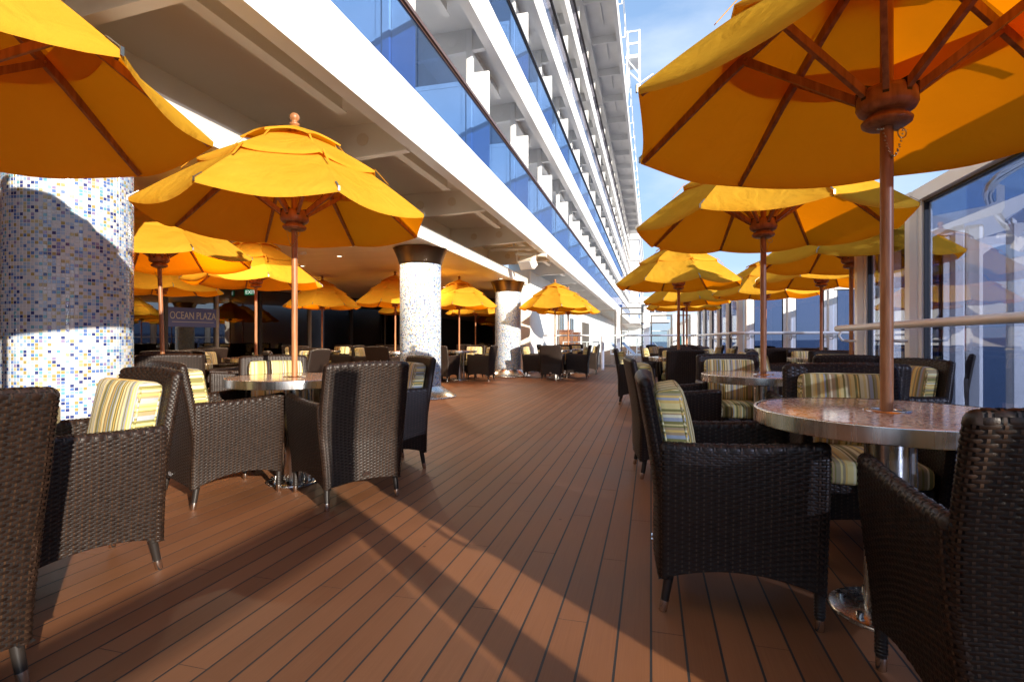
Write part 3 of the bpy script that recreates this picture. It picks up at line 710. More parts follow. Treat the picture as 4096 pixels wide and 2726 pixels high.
for k, (x,y,w) in enumerate(((2.32,5.42,0.09),(3.20,6.62,0.10),(3.50,6.30,0.12))):
    g = MB(); g.cbox(-w/2,w/2,-w/2,w/2,-0.3,2.18,0.01); g.build('post', M_white2, t, (x-2.4,y-5.0,0))
# handrails
def handrail(label, pts, brk, r=0.032, z=1.19, bdir=(0.2,0,0)):
    t = empty('handrail', (pts[0][0],pts[0][1],0)); tag(t, label, 'handrail', None)
    o0 = Vector((pts[0][0],pts[0][1],0))
    P_ = [Vector((x,y,z))-o0 for x,y in pts]
    g = MB(); g.tube(P_, r, n=12); g.build('rail', M_white2, t)
    for (x,y,bx,by) in brk:
        b0 = Vector((x,y,z-0.03))-o0; e = Vector((bx,by,z-0.13))-o0; d = e-b0; d.z = 0
        pts2 = [b0, b0+Vector((-d.x*0.12,-d.y*0.12,-0.05)), b0+Vector((d.x*0.05,d.y*0.05,-0.095)), b0+Vector((d.x*0.5,d.y*0.5,-0.105)), e]
        g = MB(); g.tube(pts2, 0.013, n=8); g.build('bracket', M_white2, t)
    return t
handrail('pale handrail in front of the right windscreen', [(XW-0.22,y) for y in (6.42,5,3,0.2)], [(XW-0.22,y,XW-0.06,y) for y in (6.30,5.15,2.4,0.14)], z=1.155)
handrail('white handrail along the far windscreen posts and blue panes', [(4.5,12.76),(3.0,12.76),(2.14,12.76),(1.86,12.86)]+[(c[0]-0.19,c[1]) for c in cpts]+[(1.40,20.2)], [(2.14,12.76,2.14,12.92),(3.0,12.76,3.0,12.92),(3.82,12.76,3.82,12.92)]+[(c[0]-0.19,c[1],c[0]-0.06,c[1]) for c in cpts], z=1.19)
hr = handrail('long white handrail across the deck before the glass cross screen', [(-3.65,18.0),(-1.6,18.1),(0.2,18.3),(1.45,18.4)], [])
g = MB()
for x in (-1.6,):
    g.tube([(x+3.65,0.1,0),(x+3.65,0.1,1.17)],0.055,n=12)
g.build('rail_post', M_white2, hr)
# cross screen
def cross_panel(x0, x1, y, zt, label, rails, frame=M_grayframe):
    t = empty('glass_cross_screen', ((x0+x1)/2, y, 0)); tag(t, label, 'glass screen', 'clear glass screens across the deck')
    w = (x1-x0)/2
    g = MB(); f = 0.055
    g.box(-w,-w+f,-0.03,0.03,0,zt); g.box(w-f,w,-0.03,0.03,0,zt); g.box(-w+f,w-f,-0.03,0.03,zt-f,zt); g.box(-w+f,w-f,-0.03,0.03,0,0.09)
    for z in rails: g.box(-w+f,w-f,-0.03,0.03,z-0.025,z+0.025)
    g.build('frame', frame, t)
    g = MB(); g.box(-w+f,w-f,-0.005,0.005,0.09,zt-f); g.build('pane', M_gclear, t)
    return t
def white_post(x, y, h, w, lab):
    o = MB(); o.cbox(-w/2,w/2,-w/2,w/2,0,h,0.012); tag(o.build('screen_post', M_white2, None, (x,y,0)), lab, 'post', 'white posts between the cross screens')
YC = 20.4
cross_panel(-3.55,-1.30,YC,2.2,'wide glass screen left of the glass door across the deck',[])
cross_panel(-1.12,-0.30,YC,2.28,'framed glass door in the cross screen beside the white post',[2.02])
cross_panel(-0.02,0.76,YC,1.98,'glass screen with a blue lounger showing behind it',[])
cross_panel(0.93,1.40,YC,1.98,'rightmost glass cross screen by the side windscreen posts',[])
white_post(-3.68,YC,2.25,0.18,'white post at the left end of the glass cross screens')
white_post(-1.21,YC,2.3,0.13,'white post left of the framed glass door')
white_post(-0.16,YC,2.3,0.22,'broad white post right of the framed glass door')
white_post(0.845,YC,2.02,0.13,'white post between the two low glass screens')
white_post(1.475,YC+0.0,2.02,0.13,'white post where cross screen meets the side windscreen')

# ------------------------------------------------------------------ things on the deck beyond
def lounger(x, y, rz, lab):
    t = empty('sun_lounger', (x,y,0), rz); tag(t, lab, 'sun lounger', 'blue striped sun loungers beyond the glass')
    g = MB(); 
    for s in (-0.32,0.32):
        g.tube([(-0.25,s,0.34),(1.25,s,0.34)],0.018,n=8); g.tube([(-0.25,s,0.34),(-0.85,s,0.92)],0.018,n=8)
        g.tube(smooth_path([(-0.55,s,0.0),(-0.3,s,0.12),(-0.1,s,0.34)]),0.018,n=8); g.tube(smooth_path([(1.15,s,0.34),(0.9,s,0.12),(1.05,s,0.0)]),0.018,n=8)
    g.build('frame', M_lfr, t)
    g = MB()
    for k in range(9):
        a = -0.31+k*0.62/9; b = a+0.62/9
        g.add([(-0.25,a,0.35),(1.25,a,0.35),(1.25,b,0.35),(-0.25,b,0.35),(-0.85,a,0.93),(-0.85,b,0.93)], [(0,1,2,3),(4,0,3,5)], k % 2)
    g.build('sling', [M_lounge, M_lounge2], t)
lounger(0.75,22.6,R(-25),'blue striped sun lounger behind the glass screen right of the door')
lounger(-0.95,24.5,R(-10),'blue striped sun lounger seen through the framed glass door')
lounger(-0.55,26.5,R(-10),'farther blue striped sun lounger seen through the framed glass door')
t = empty('closed_parasol', (1.2,26.0,0)); tag(t, 'folded teal parasol standing on the deck beyond the glass', 'parasol')
g = MB(); g.tube([(0,0,0),(0,0,1.9)],0.02,n=8); g.build('pole', M_white2, t)
g = MB(); prof = [(0.03,1.92),(0.12,1.6),(0.20,1.1),(0.22,0.7),(0.10,0.5)]
vs = []; n = 16
for r_, z in prof:
    for k in range(n): rr = r_*(1.0 if k % 2 else 0.62); vs.append((rr*math.cos(2*PI*k/n), rr*math.sin(2*PI*k/n), z))
g.add(vs, [(i*n+k,i*n+(k+1)%n,(i+1)*n+(k+1)%n,(i+1)*n+k) for i in range(len(prof)-1) for k in range(n)]); g.build('folded_canopy', M_teal, t)
t = empty('deck_stairs', (-0.4,31,0)); tag(t, 'white open deck stairs seen through the glass door', 'stairs')
g = MB(); g.bar((-0.4,0,0),(-0.4,1.2,1.5),0.05,0.14); g.bar((0.4,0,0),(0.4,1.2,1.5),0.05,0.14); g.build('stringer', M_white, t)
for k in range(7):
    g = MB(); g.box(-0.375,0.375,k*0.17,k*0.17+0.16,0.2+k*0.2,0.235+k*0.2); g.build('tread', M_white, t)
def locker(x, y, h, lab):
    t = empty('wooden_locker', (x,y,0)); tag(t, lab, 'locker', 'brown wooden lockers along the white wall')
    g = MB(); g.box(-0.3,0.3,-0.45,0.45,0.0,h); g.box(-0.33,0.33,-0.48,0.48,h,h+0.05); g.build('cabinet', M_locker, t)
    for s in (-0.44,0.01):
        g = MB(); g.box(-0.27 if s < 0 else 0.01,-0.01 if s < 0 else 0.27,-0.475,-0.452,0.08,h-0.08); g.build('door', M_teak, t)
locker(-3.85,24.2,1.45,'brown wooden locker left of the farther parasol pole')
locker(-3.80,26.4,1.38,'brown wooden locker right of the farther parasol pole')
t = empty('wall_floodlight', (-3.95,26.8,2.55)); tag(t, 'white twin deck lamp mounted high on the white wall', 'lamp')
g = MB(); g.box(-0.25,0.0,-0.05,0.05,-0.05,0.05); g.build('bracket', M_white, t)
for s in (0.0,0.45):
    g = MB(); g.lathe([(0.10,0),(0.14,0.02),(0.16,0.2),(0.10,0.26)], n=16); g.build('lamp_head', M_white2, t, (0.1+s,0,0), (R(70),0,0))
wr = empty('side_railing', (-3.0,22.0,0)); tag(wr, 'low white railing in front of the white wall beyond the glass', 'railing')
g = MB()
for z in (0.55,0.95): g.tube([(-0.6,0,z),(0.9,0,z)],0.022,n=8)
for k in range(4): g.tube([(-0.6+k*0.5,0,0),(-0.6+k*0.5,0,0.97)],0.022,n=8)
g.build('rails', M_white2, wr)
# inner glass screens farther along
for k, (x, y) in enumerate(((-0.9,38),(0.6,38),(-2.2,38))):
    cross_panel(x-0.6,x+0.6,y,1.7,['distant glass screen in line with the framed door','distant glass screen behind the teal parasol','distant glass screen beside the white wall'][k],[], M_white2)

# ------------------------------------------------------------------ tables
def make_table():
    t = empty('table')
    g = MB(); g.lathe([(0.02,0.722),(0.446,0.722),(0.446,0.760),(0.441,0.7635),(0.0005,0.7635)], n=72, cap=False, smooth=False); g.build('tabletop', M_stone, t)
    g = MB(); g.lathe([(0.447,0.706),(0.455,0.706),(0.4565,0.7065),(0.4575,0.7085),(0.4576,0.710),(0.4576,0.760),(0.4575,0.7615),(0.455,0.7645),(0.454,0.7648),(0.4475,0.7648)], n=72, cap=False); g.build('rim', M_steel, t)
    g = MB(); g.lathe([(0.447,0.706),(0.12,0.712),(0.02,0.713)], n=48, cap=False); g.build('underside', M_dark, t)
    g = MB(); g.lathe([(0.072,0.012),(0.072,0.71)], n=32); g.build('pedestal', M_steel, t)
    g = MB(); g.tube([(0.115,0.03,0.012),(0.115,0.03,0.71)], 0.028, n=16); g.build('pole_sleeve', M_steel, t)
    g = MB(); g.lathe([(0.19,0.0),(0.19,0.010),(0.185,0.013),(0.0005,0.013)], n=40, cap=False); g.build('base_plate', M_steel, t)
    for k in range(6):
        a = 2*PI*k/6+0.3
        g = MB(); g.tube([(0.15*math.cos(a),0.15*math.sin(a),0.013),(0.15*math.cos(a),0.15*math.sin(a),0.034)],0.013,n=6); g.build('bolt', M_chrome, t)
    g = MB(); g.lathe([(0.034,0.764),(0.034,0.768),(0.075,0.768),(0.078,0.7642)], n=32, cap=False); g.build('pole_ring', M_chrome, t)
    return t

# ------------------------------------------------------------------ umbrellas
UR = 0.985; UZR = 1.915; UZA = 2.60
def rib_z(r, dz=0.0):          # height of the rib line at radius r (bowed)
    s = r/UR
    return UZA - (UZA-UZR)*(0.80*s + 0.20*s*s) + dz
def canopy_mesh(r0, r1, dz0, dz1, sag, rot, seed, nr=9, nt=9, cut=0.0, flare=0.0, name='canopy'):
    rg = random.Random(seed); v = []; f = []
    ph = [rg.uniform(0,6.28) for _ in range(24)]
    for p in range(8):
        a0 = p*PI/4; a1 = a0+PI/4
        bulge = rg.uniform(0.75,1.3); b = len(v)
        for i in range(nr+1):
            s = i/nr; r = r0+(r1-r0)*s
            z = rib_z(r, dz0+(dz1-dz0)*s)
            A = Vector((r*math.cos(a0), r*math.sin(a0), z)); B = Vector((r*math.cos(a1), r*math.sin(a1), z))
            for j in range(nt+1):
                tt = j/nt; q = A.lerp(B, tt); w = 4*tt*(1-tt)
                q.z -= sag*bulge*w*(s**1.3)*(r/UR)
                rad = Vector((q.x,q.y,0))
                q -= rad*(cut*w*s*s)            # edge drawn in between the ribs
                q.z += flare*w*s*s
                q.z += 0.006*(r/UR)*w*math.sin(9*s+ph[p])*math.sin(7*tt+ph[p+8])
                v.append(tuple(q))
        for i in range(nr):
            for j in range(nt):
                f.append((b+i*(nt+1)+j, b+(i+1)*(nt+1)+j, b+(i+1)*(nt+1)+j+1, b+i*(nt+1)+j+1))
        # hem: a narrow band folded under the edge
        hb = len(v); e0 = b+nr*(nt+1)
        for j in range(nt+1):
            x, y, z = v[e0+j]; rr = math.hypot(x,y); v.append((x*(1-0.003/rr), y*(1-0.003/rr), z-0.022 if name == 'canopy' else z-0.012))
        for j in range(nt): f.append((e0+j, hb+j, hb+j+1, e0+j+1))
    me = bpy.data.meshes.new(name); me.from_pydata(v, [], f); me.materials.append(M_canvas)
    me.polygons.foreach_set('use_smooth', [True]*len(f)); me.update()
    return me
def make_umbrella(seed):
    t = empty('umbrella')
    g = MB(); g.tube([(0,0,0.03),(0,0,UZA-0.02)], 0.0215, n=16); g.build('pole', M_teak, t)
    g = MB(); g.lathe([(0.020,UZA-0.01),(0.034,UZA+0.004),(0.036,UZA+0.014),(0.022,UZA+0.02),(0.018,UZA+0.028),(0.030,UZA+0.040),(0.036,UZA+0.058),(0.033,UZA+0.075),(0.020,UZA+0.088),(0.001,UZA+0.092)], n=20, cap=False); g.build('finial', M_teak, t)
    g = MB(); g.lathe([(0.022,2.50),(0.055,2.50),(0.062,2.515),(0.062,2.555),(0.05,2.57),(0.022,2.57)], n=20, cap=False); g.build('top_hub', M_teak, t)
    g = MB(); g.lathe([(0.0225,1.885),(0.078,1.885),(0.092,1.895),(0.100,1.912),(0.097,1.955),(0.088,1.972),(0.0225,1.972)], n=32, cap=False)
    hub = g.build('runner_hub', M_teak, t)
    g = MB()
    for k in range(8):
        a = k*PI/4; c = Vector((math.cos(a),math.sin(a),0)); g.bar(c*0.070+Vector((0,0,1.955)), c*0.099+Vector((0,0,1.955)), 0.020, 0.05)
    g.build('slot', M_black, hub)
    g = MB(); g.lathe([(0.0225,1.835),(0.066,1.835),(0.080,1.845),(0.083,1.857),(0.074,1.868),(0.060,1.874),(0.058,1.884)], n=32, cap=False); g.build('runner_collar', M_teak, t)
    for k in range(8):
        a = k*PI/4; c = Vector((math.cos(a),math.sin(a),0))
        g = MB()
        pts = [(0.045,2.545),(0.30,rib_z(0.30)-0.030),(0.60,rib_z(0.60)-0.030),(UR-0.015,UZR-0.018)]
        hs = [0.034,0.040,0.036,0.020]
        for i in range(3):
            (ra,za),(rb,zb) = pts[i],pts[i+1]
            g.bar(c*ra+Vector((0,0,za)), c*rb+Vector((0,0,zb)), 0.021, hs[i], h2=hs[i+1], w2=0.021 if i < 2 else 0.015)
        rb_ = g.build('rib', M_teak, t)
        g = MB(); rs = 0.50; zs = rib_z(rs)-0.045
        side = Vector((-math.sin(a),math.cos(a),0))
        g.bar(c*0.080+Vector((0,0,1.945)), c*rs+Vector((0,0,zs)), 0.020, 0.030); g.build('strut', M_teak, t)
        g = MB(); q = c*rs+Vector((0,0,zs+0.006)); g.tube([q-side*0.014, q+side*0.014], 0.007, n=8); g.build('rivet', M_brass, rb_)
        g = MB(); q = c*(UR+0.003); g.bar(q+Vector((0,0,UZR+0.012)), q+Vector((0,0,UZR-0.016)), 0.012, 0.004, up=c); q2 = c*(UR-0.055); g.bar(q2+Vector((0,0,rib_z(UR-0.055)+0.006)), q+Vector((0,0,UZR+0.008)), 0.011, 0.003); g.build('tip_clip', M_clip, t)
    link('canopy', canopy_mesh(0.51, UR, -0.002, 0.0, 0.045, 0, seed, cut=0.018), t)
    link('middle_canopy', canopy_mesh(0.20, 0.62, 0.004, 0.040, 0.060, 0, seed+1, cut=-0.01, name='middle_canopy'), t)
    link('vent_cap', canopy_mesh(0.022, 0.36, 0.008, 0.060, -0.02, 0, seed+2, cut=0.14, flare=0.035, name='vent_cap'), t)
    for r_, l_ in ((0.33,0.07),(0.63,0.08)):
        for k in range(8):
            a = k*PI/4+0.04; c = Vector((math.cos(a),math.sin(a),0)); g = MB(); g.bar(c*(r_-0.02)+Vector((0,0,rib_z(r_-0.02)+0.050)), c*(r_+l_)+Vector((0,0,rib_z(r_+l_)+0.012)), 0.014, 0.003); g.build('strap', M_canvas, t)
    ch = MB()
    ring = [(0.040+0.018*math.cos(x), -0.026, 1.805+0.018*math.sin(x)) for x in [2*PI*i/14 for i in range(14)]]
    ch.tube(ring, 0.0022, n=6, closed=True)
    ch.tube([(-0.045,-0.0,1.825),(0.045,0.0,1.825)], 0.004, n=8)
    links_n = 26
    for i in range(links_n):
        u = i/(links_n-1); x = -0.042+0.084*u; z = 1.815-0.10*(1-(2*u-1)**2); y = -0.028
        dx = 0.084/(links_n-1)*0.9
        ch.tube([(x-dx,y+(0.002 if i%2 else -0.002),z+0.001),(x+dx,y+(0.002 if i%2 else -0.002),z-0.001)], 0.0026, n=5)
    ch.build('pin_chain', M_brass, t)
    return t

# ------------------------------------------------------------------ wicker armchairs
def weave_patch(mb, S, Lu, Lv, du=0.0250, dv=0.0096, closed=False, phase=0, base=True):
    """S(u,v in 0..1) -> point, normal.  Floats and stakes are real strips over a dark core."""
    nu = max(2, int(round(Lu/du))); nv = max(2, int(round(Lv/dv)))
    if closed and nu % 2: nu += 1
    if base:
        bu = max(4, nu//2) if closed or nu > 6 else 4; bv = max(3, nv//3)
        vs = []
        for i in range(bu+1):
            for j in range(bv+1): vs.append(S(i/bu, j/bv)[0])
        fs = [(i*(bv+1)+j, (i+1)*(bv+1)+j, (i+1)*(bv+1)+j+1, i*(bv+1)+j+1) for i in range(bu) for j in range(bv)]
        mb.add(vs, fs, 2, True)
    H = [0.0002,0.0026,0.0034,0.0026,0.0002]
    for j in range(nv):
        for i in range(nu):
            uc = (i+0.5)/nu; vc = (j+0.5)/nv; jit = random.uniform(-0.06,0.06)/nv
            if (i+j+phase) % 2 == 0:
                vs = []; hw = 0.46/nv; hl = 0.68/nu; k = random.uniform(0.85,1.15)
                for a in range(5):
                    u = uc+hl*(a/2-1)
                    if not closed: u = min(max(u,0.0),1.0)
                    else: u = u % 1.0
                    for bq, hq in ((-1,-0.0013),(0,0.0),(1,-0.0013)):
                        p, n = S(u, min(max(vc+jit+hw*bq,0),1)); vs.append(p+n*(H[a]*k+hq))
                fs = [(a*3+q, (a+1)*3+q, (a+1)*3+q+1, a*3+q+1) for a in range(4) for q in range(2)]
                mb.add(vs, fs, 0, True)
            else:
                vs = []; hw = 0.12/nu; hl = 0.62/nv
                for a, hq in ((-1,0.0002),(0,0.0022),(1,0.0002)):
                    v = min(max(vc+hl*a,0),1)
                    for bq in (-1,1):
                        uu = uc+hw*bq
                        uu = uu % 1.0 if closed else min(max(uu,0),1)
                        p, n = S(uu, v); vs.append(p+n*hq)
                mb.add(vs, [(0,2,3,1),(2,4,5,3)], 1, True)

def slab(mb, C, W, H, t, name=None, topcap=True):
    """woven slab: C(w in -1..1, v in 0..1) centre surface; closed loop around both faces, then a woven top edge"""
    e = 1e-3
    def frame(w, v):
        p = C(w,v); pw = C(min(w+e,1),v)-C(max(w-e,-1),v); pv = C(w,min(v+e,1))-C(w,max(v-e,0))
        T = pw.normalized(); U = pv.normalized(); n = T.cross(U).normalized(); return p, T, U, n
    k = 1-t/W; face = W*k; arc = PI*t/2; tot = 2*(face+arc)
    def S(u, v):
        d = (u % 1.0)*tot
        if d < face:
            p,T,U,n = frame(-k+2*k*d/face, v); return p+n*(t/2), n
        d -= face
        if d < arc:
            p,T,U,n = frame(k, v); a = PI*d/arc; nn = n*math.cos(a)+T*math.sin(a); return p+nn*(t/2), nn
        d -= arc
        if d < face:
            p,T,U,n = frame(k-2*k*d/face, v); return p-n*(t/2), -n
        d -= face
        p,T,U,n = frame(-k, v); a = PI*d/arc; nn = -n*math.cos(a)-T*math.sin(a); return p+nn*(t/2), nn
    weave_patch(mb, S, tot, H, closed=True)
    if topcap:
        def S2(u, v):
            p,T,U,n = frame(-k+2*k*u, 1.0); a = PI*v; nn = n*math.cos(a)+U*math.sin(a); return p+nn*(t/2+0.001), nn
        weave_patch(mb, S2, W, arc, dv=0.0145)
        for s in (-1,1):
            vs = []; m_ = 6
            for i in range(m_+1):
                for j in range(m_+1):
                    p,T,U,n = frame(s*k,1.0); a = PI*i/m_; b = PI/2*j/m_
                    nn = (n*math.cos(a)+U*math.sin(a))*math.cos(b)+T*s*math.sin(b)*1.0
                    nn = (n*math.cos(a)*math.cos(b)+U*math.sin(a)*math.cos(b)+T*s*math.sin(b))
                    vs.append(p+nn*(t/2+0.002))
            fs = [(i*(m_+1)+j,(i+1)*(m_+1)+j,(i+1)*(m_+1)+j+1,i*(m_+1)+j+1) for i in range(m_) for j in range(m_)]
            mb.add(vs, fs, 0, True)
    # close the bottom
    vs = []; m_ = 8
    for i in range(m_+1):
        p,T,U,n = frame(-1+2*i/m_, 0.0); vs += [p+n*(t/2*0.98), p-n*(t/2*0.98)]
    mb.add(vs, [(2*i,2*i+1,2*i+3,2*i+2) for i in range(m_)], 2)

def lerp(a,b,t): return a+(b-a)*t
def sstep(t): t = min(max(t,0),1); return t*t*(3-2*t)
def back_C(w, v):
    zb = 0.130+0.030*(1-w*w); zt = 0.875-0.012*w*w
    z = lerp(zb, zt, v)
    lean = 0.074*max(0,(z-0.40)/0.47)**1.3
    x = -0.262-lean - 0.018*(1-w*w)
    hw = 0.254 + 0.034*sstep((z-0.12)/0.5)-0.006*max(0,(z-0.66)/0.2)
    return Vector((x, w*hw, z))
def side_C(sgn):
    def C(w, v):
        s = (w+1)/2                                  # 0 rear .. 1 front
        x = lerp(-0.288, 0.285, s)
        zb = 0.128+0.058*(1-w*w); zt = 0.628-0.010*math.sin(PI*s)+0.026*s
        z = lerp(zb, zt, v)
        y = 0.234+0.040*sstep((z-0.12)/0.5)+0.006*s
        return Vector((x if sgn > 0 else x, sgn*y, z))
    return C
def make_cushion(name, cx, cy, cz, sx, sy, sz, rad, tilt, parent, puff=0.012):
    n = 10; v = []; f = []; mi = []
    def rb(p):
        q = Vector((max(-sx/2+rad,min(sx/2-rad,p.x)), max(-sy/2+rad,min(sy/2-rad,p.y)), max(-sz/2+rad,min(sz/2-rad,p.z))))
        d = p-q
        if d.length > 1e-6: d = d.normalized()*rad
        return q+d
    dims = (sx,sy,sz)
    rot = Matrix.Rotation(tilt,3,'Y')
    for ax in range(3):
        for sg in (-1,1):
            b = len(v); o1, o2 = (ax+1)%3, (ax+2)%3
            for i in range(n+1):
                for j in range(n+1):
                    p = [0,0,0]; p[ax] = sg*dims[ax]/2
                    def g(t): return math.sin((t-0.5)*PI)/2
                    p[o1] = dims[o1]*g(i/n); p[o2] = dims[o2]*g(j/n)
                    q = rb(Vector(p))
                    thin = 0 if sx < sz else 2
                    if ax == thin:
                        q[ax] += sg*puff*math.cos(PI*q[o1]/dims[o1])*math.cos(PI*q[o2]/dims[o2])
                    v.append(tuple(rot@q+Vector((cx,cy,cz))))
            for i in range(n):
                for j in range(n):
                    q = (b+i*(n+1)+j, b+(i+1)*(n+1)+j, b+(i+1)*(n+1)+j+1, b+i*(n+1)+j+1)
                    f.append(q if sg > 0 else q[::-1]); mi.append(1 if (ax == 1 and sx < sz) else 0)
    me = bpy.data.meshes.new(name); me.from_pydata(v, [], f); me.materials.append(M_strY); me.materials.append(M_strZ)
    me.polygons.foreach_set('material_index', mi); me.polygons.foreach_set('use_smooth', [True]*len(f)); me.update()
    bmx = bmesh.new(); bmx.from_mesh(me); bmesh.ops.remove_doubles(bmx, verts=bmx.verts, dist=0.0004); bmesh.ops.recalc_face_normals(bmx, faces=bmx.faces); bmx.to_mesh(me); bmx.free()
    o = link(name, me, parent)
    # piping along the boxed edges
    g = MB()
    if sx < sz:
        for xs in (-1,1):
            loop = []
            for k in range(48):
                a = 2*PI*k/48; ca, sa = math.cos(a), math.sin(a)
                e_ = 0.22
                y = (abs(ca)**e_)*(1 if ca >= 0 else -1)*(sy/2-0.004); z = (abs(sa)**e_)*(1 if sa >= 0 else -1)*(sz/2-0.004)
                loop.append(rot@Vector((xs*(sx/2-rad*0.55), y, z))+Vector((cx,cy,cz)))
            g.tube(loop, 0.0045, n=6, closed=True)
        g.build('piping', M_strZ, o)
    return o
def make_chair():
    t = empty('armchair')
    WM = [M_wick, M_stake, M_wbase]
    g = MB(); slab(g, back_C, 0.57, 0.74, 0.048); g.build('backrest', WM, t)
    for s in (-1,1):
        g = MB(); slab(g, side_C(s), 0.573, 0.48, 0.046); g.build('arm', WM, t)
    g = MB()
    def SF(u, v): return Vector((0.258, lerp(-0.222,0.222,u), lerp(0.19+0.02*math.sin(PI*u),0.36,v))), Vector((1,0,0))
    weave_patch(g, SF, 0.444, 0.17)
    g.box(-0.25,0.25,-0.225,0.225,0.335,0.362,2); g.build('seat_frame', WM, t)
    for sx, sy in ((-1,-1),(-1,1),(1,-1),(1,1)):
        if sx < 0: a = Vector((-0.245,sy*0.228,0.16)); b = Vector((-0.272,sy*0.236,0.0))
        else: a = Vector((0.262,sy*0.240,0.16)); b = Vector((0.262,sy*0.240,0.0))
        g = MB(); m_ = a.lerp(b,0.72); g.tube([a,m_],[0.019,0.0155],n=14,mat=0)
        if sx > 0:
            for q in range(7): p = a.lerp(m_,0.3+q*0.1); g.tube([p-Vector((0,0,0.004)),p,p+Vector((0,0,0.004))],[0.0165,0.0195,0.0165],n=12,caps=False)
        lg = g.build('leg', M_leg, t)
        g = MB(); g.tube([m_,b+Vector((0,0,0.004)),b],[0.0165,0.0150,0.010],n=16); g.build('foot_cap', M_foot, lg)
    make_cushion('seat_cushion', 0.035, 0, 0.415, 0.50, 0.445, 0.105, 0.032, 0, t, 0.018)
    make_cushion('back_cushion', -0.222, 0, 0.655, 0.115, 0.435, 0.385, 0.034, R(-10), t, 0.020)
    g = MB(); g.tube([(-0.302,0,0.185),(-0.308,0,0.185)],0.001,n=4)
    vs = []; n = 20
    for xo in (-0.309,-0.314):
        for k in range(n): a = 2*PI*k/n; vs.append((xo,0.032*math.cos(a),0.195+0.014*math.sin(a)))
    g = MB(); g.add(vs, [tuple(range(n)), tuple(range(n,2*n))[::-1]]+[(k,(k+1)%n,n+(k+1)%n,n+k) for k in range(n)]); g.build('badge', M_chrome, t)
    return t

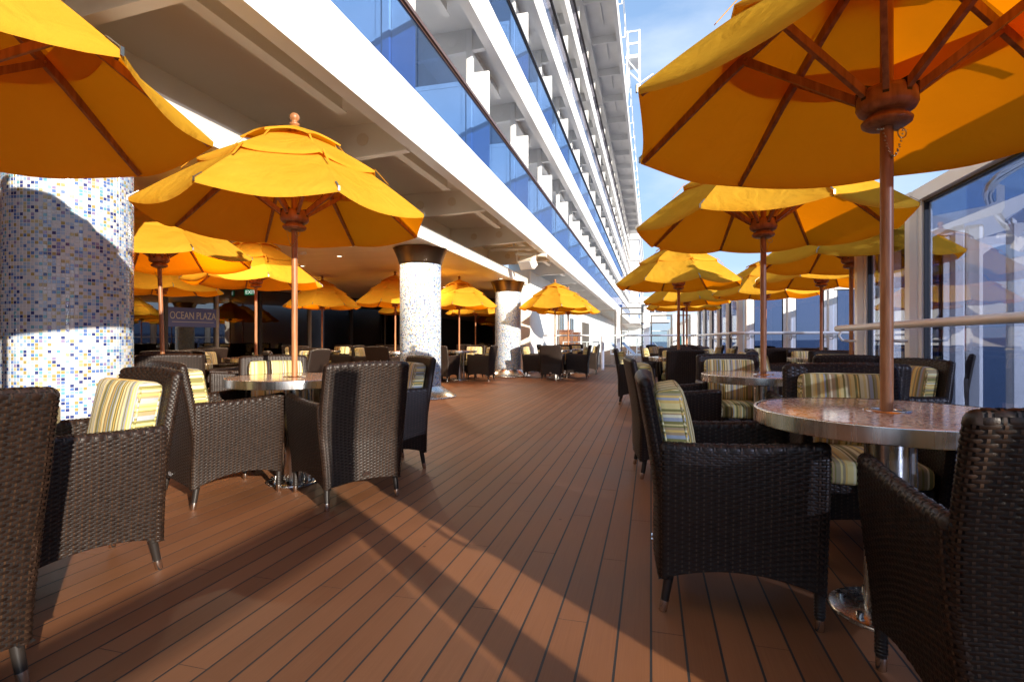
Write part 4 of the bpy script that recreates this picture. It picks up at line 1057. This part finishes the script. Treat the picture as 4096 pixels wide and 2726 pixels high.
# ------------------------------------------------------------------ set out the terrace
table0 = make_table(); umb0 = [make_umbrella(11), make_umbrella(37)]; chair0 = make_chair()
used = {'table': False, 'umb0': False, 'umb1': False, 'chair': False}
def place(proto, key, x, y, rz):
    if not used[key]: used[key] = True; o = proto
    else: o = copy_tree(proto)
    o.location = (x,y,0); o.rotation_euler = (0,0,R(rz)); return o
TABLES = [  # name, x, y, umbrella turn, umbrella?, chairs [(x,y,facing,side words)]
 ('nearest table on the right', 0.861,2.277, 23, 1, [(0.315,2.31,0,'open aisle'),(0.92,1.60,87,'near'),(1.0,2.98,-93,'far'),(1.56,2.25,180,'sea')]),
 ('second table on the right', 0.85,4.47, 12, 1, [(0.17,4.28,8,'open aisle'),(1.12,3.80,98,'near'),(0.72,5.08,-88,'far'),(1.55,4.30,200,'sea')]),
 ('right table beside the far end of the aisle', 0.42,8.65, 14, 1, [(-0.22,8.78,0,'open aisle'),(0.50,7.98,88,'near'),(0.40,9.36,-92,'far'),(1.12,8.6,180,'sea')]),
 ('table nearest the post of the right windscreen', 2.16,6.62, 10, 1, [(1.50,6.75,-20,'aisle'),(1.80,5.62,75,'near'),(2.25,7.30,-95,'far'),(2.82,6.6,180,'sea')]),
 ('table before the blue panes and behind the right windscreen post', 2.46,8.75, 15, 1, [(1.80,8.85,-5,'aisle'),(2.32,8.05,90,'near'),(2.5,9.45,-90,'far'),(3.05,8.9,185,'sea')]),
 ('table closest to the blue facing panes', 2.13,11.0, 8, 1, [(1.35,11.25,-25,'aisle'),(2.2,10.3,90,'near'),(2.45,12.75,-92,'far'),(2.8,11.1,180,'sea')]),
 ('right table just before the farthest right table', 0.79,12.6, 12, 1, [(0.12,12.7,0,'aisle'),(0.85,11.92,90,'near'),(0.95,13.3,-90,'far'),(1.48,12.6,180,'sea')]),
 ('farthest table on the right', 0.85,15.0, 4, 1, [(0.30,15.6,-30,'aisle'),(0.75,14.32,90,'near'),(0.95,15.7,-90,'far'),(1.5,15.0,180,'sea')]),
 ('table under the umbrella cut by the left edge', -2.55,1.19, 3, 1, [(-2.07,0.89,182,'near'),(-2.445,1.68,253,'far')]),
 ('left table in full view before the columns', -2.525,3.30, 6.4, 1, [(-2.79,2.91,67,'near left'),(-1.98,3.11,146,'near right'),(-2.12,3.85,228,'far right'),(-3.03,3.78,-42,'far left')]),
 ('left table just behind the nearest mosaic column', -5.2,4.62, 20, 1, [(-4.72,4.22,143,'near right'),(-5.65,4.1,45,'near left'),(-4.75,5.15,228,'far right'),(-5.75,5.1,-45,'far left')]),
 ('left table below the EXIT sign', -5.81,6.70, 5, 1, [(-5.95,6.05,80,'near'),(-5.15,6.85,185,'far right'),(-5.6,7.4,258,'far'),(-6.45,6.6,0,'far left')]),
 ('table deep under the ceiling left of the middle column', -8.27,11.9, 22, 1, [(-8.2,11.2,92,'near'),(-7.6,12.0,182,'right'),(-8.3,12.6,270,'far'),(-8.95,11.9,0,'left')]),
 ('table directly behind the middle column', -5.97,11.5, 9, 1, [(-6.55,11.3,12,'left'),(-5.9,10.8,92,'near'),(-5.35,11.7,190,'right'),(-6.0,12.2,270,'far')]),
 ('left table before the farthest mosaic column', -4.80,12.75, 11, 1, [(-4.95,12.1,82,'near'),(-4.18,12.7,180,'right'),(-4.7,13.4,268,'far'),(-5.45,12.8,0,'left')]),
 ('table behind the farthest mosaic column', -5.6,16.4, 16, 1, [(-5.6,15.72,90,'near'),(-5.0,16.9,200,'right'),(-5.7,17.1,270,'far')]),
 ('left table in the open nearest the cross screen door', -2.53,14.1, 20, 1, [(-3.10,14.15,2,'left'),(-2.50,13.52,92,'near'),(-1.92,14.12,182,'right'),(-2.5,14.75,268,'far')]),
 ('farthest left table in the open before the cross screen', -2.50,16.25, 8, 1, [(-3.1,16.3,0,'left'),(-1.88,16.1,182,'right'),(-2.45,16.9,268,'far')]),
 ('table at the back left before the dark windows', -8.3,7.3, 13, 1, [(-8.25,6.6,92,'near'),(-7.6,7.4,182,'right'),(-8.9,7.2,0,'left'),(-8.3,8.0,270,'far')]),
 ('table in the far back corner by the windows', -7.5,15.3, 6, 1, [(-7.5,14.6,90,'near'),(-6.85,15.4,182,'right'),(-8.15,15.3,0,'left')]),
]
TSHORT = ['nearest right table','second right table','right table by the aisle end','table beside the right windscreen post','table before the blue panes','table closest to the blue panes','last but one right table','farthest right table','left edge table','full view left table','table behind the nearest column','table below the EXIT sign','deep table left of the middle column','table behind the middle column','table before the farthest column','table behind the farthest column','open left table near the cross screen','farthest open left table','back left table before the windows','back corner table by the windows']
for ti, (tn, x, y, ur, um, chs) in enumerate(TABLES):
    t = place(table0, 'table', x, y, 20 if ti != 9 else -10)
    tag(t, 'round speckled stone table: ' + tn, 'table', 'round terrace tables')
    if um:
        k = 1 if ti % 3 == 1 else 0
        u = place(umb0[k], 'umb%d' % k, x, y, ur)
        tag(u, 'yellow umbrella over the ' + tn, 'umbrella', 'yellow umbrellas over the tables')
        if ti == 10: u.rotation_euler[1] = R(-1.6); u.rotation_euler[0] = R(0.5)
    for (cx, cy, fa, side) in chs:
        c = place(chair0, 'chair', cx, cy, fa)
        tag(c, 'striped cushioned wicker armchair, ' + side + ' side of the ' + TSHORT[ti], 'armchair', 'wicker armchairs around the terrace tables')
# sun-side tables standing outside the frame behind the camera's right shoulder are left out
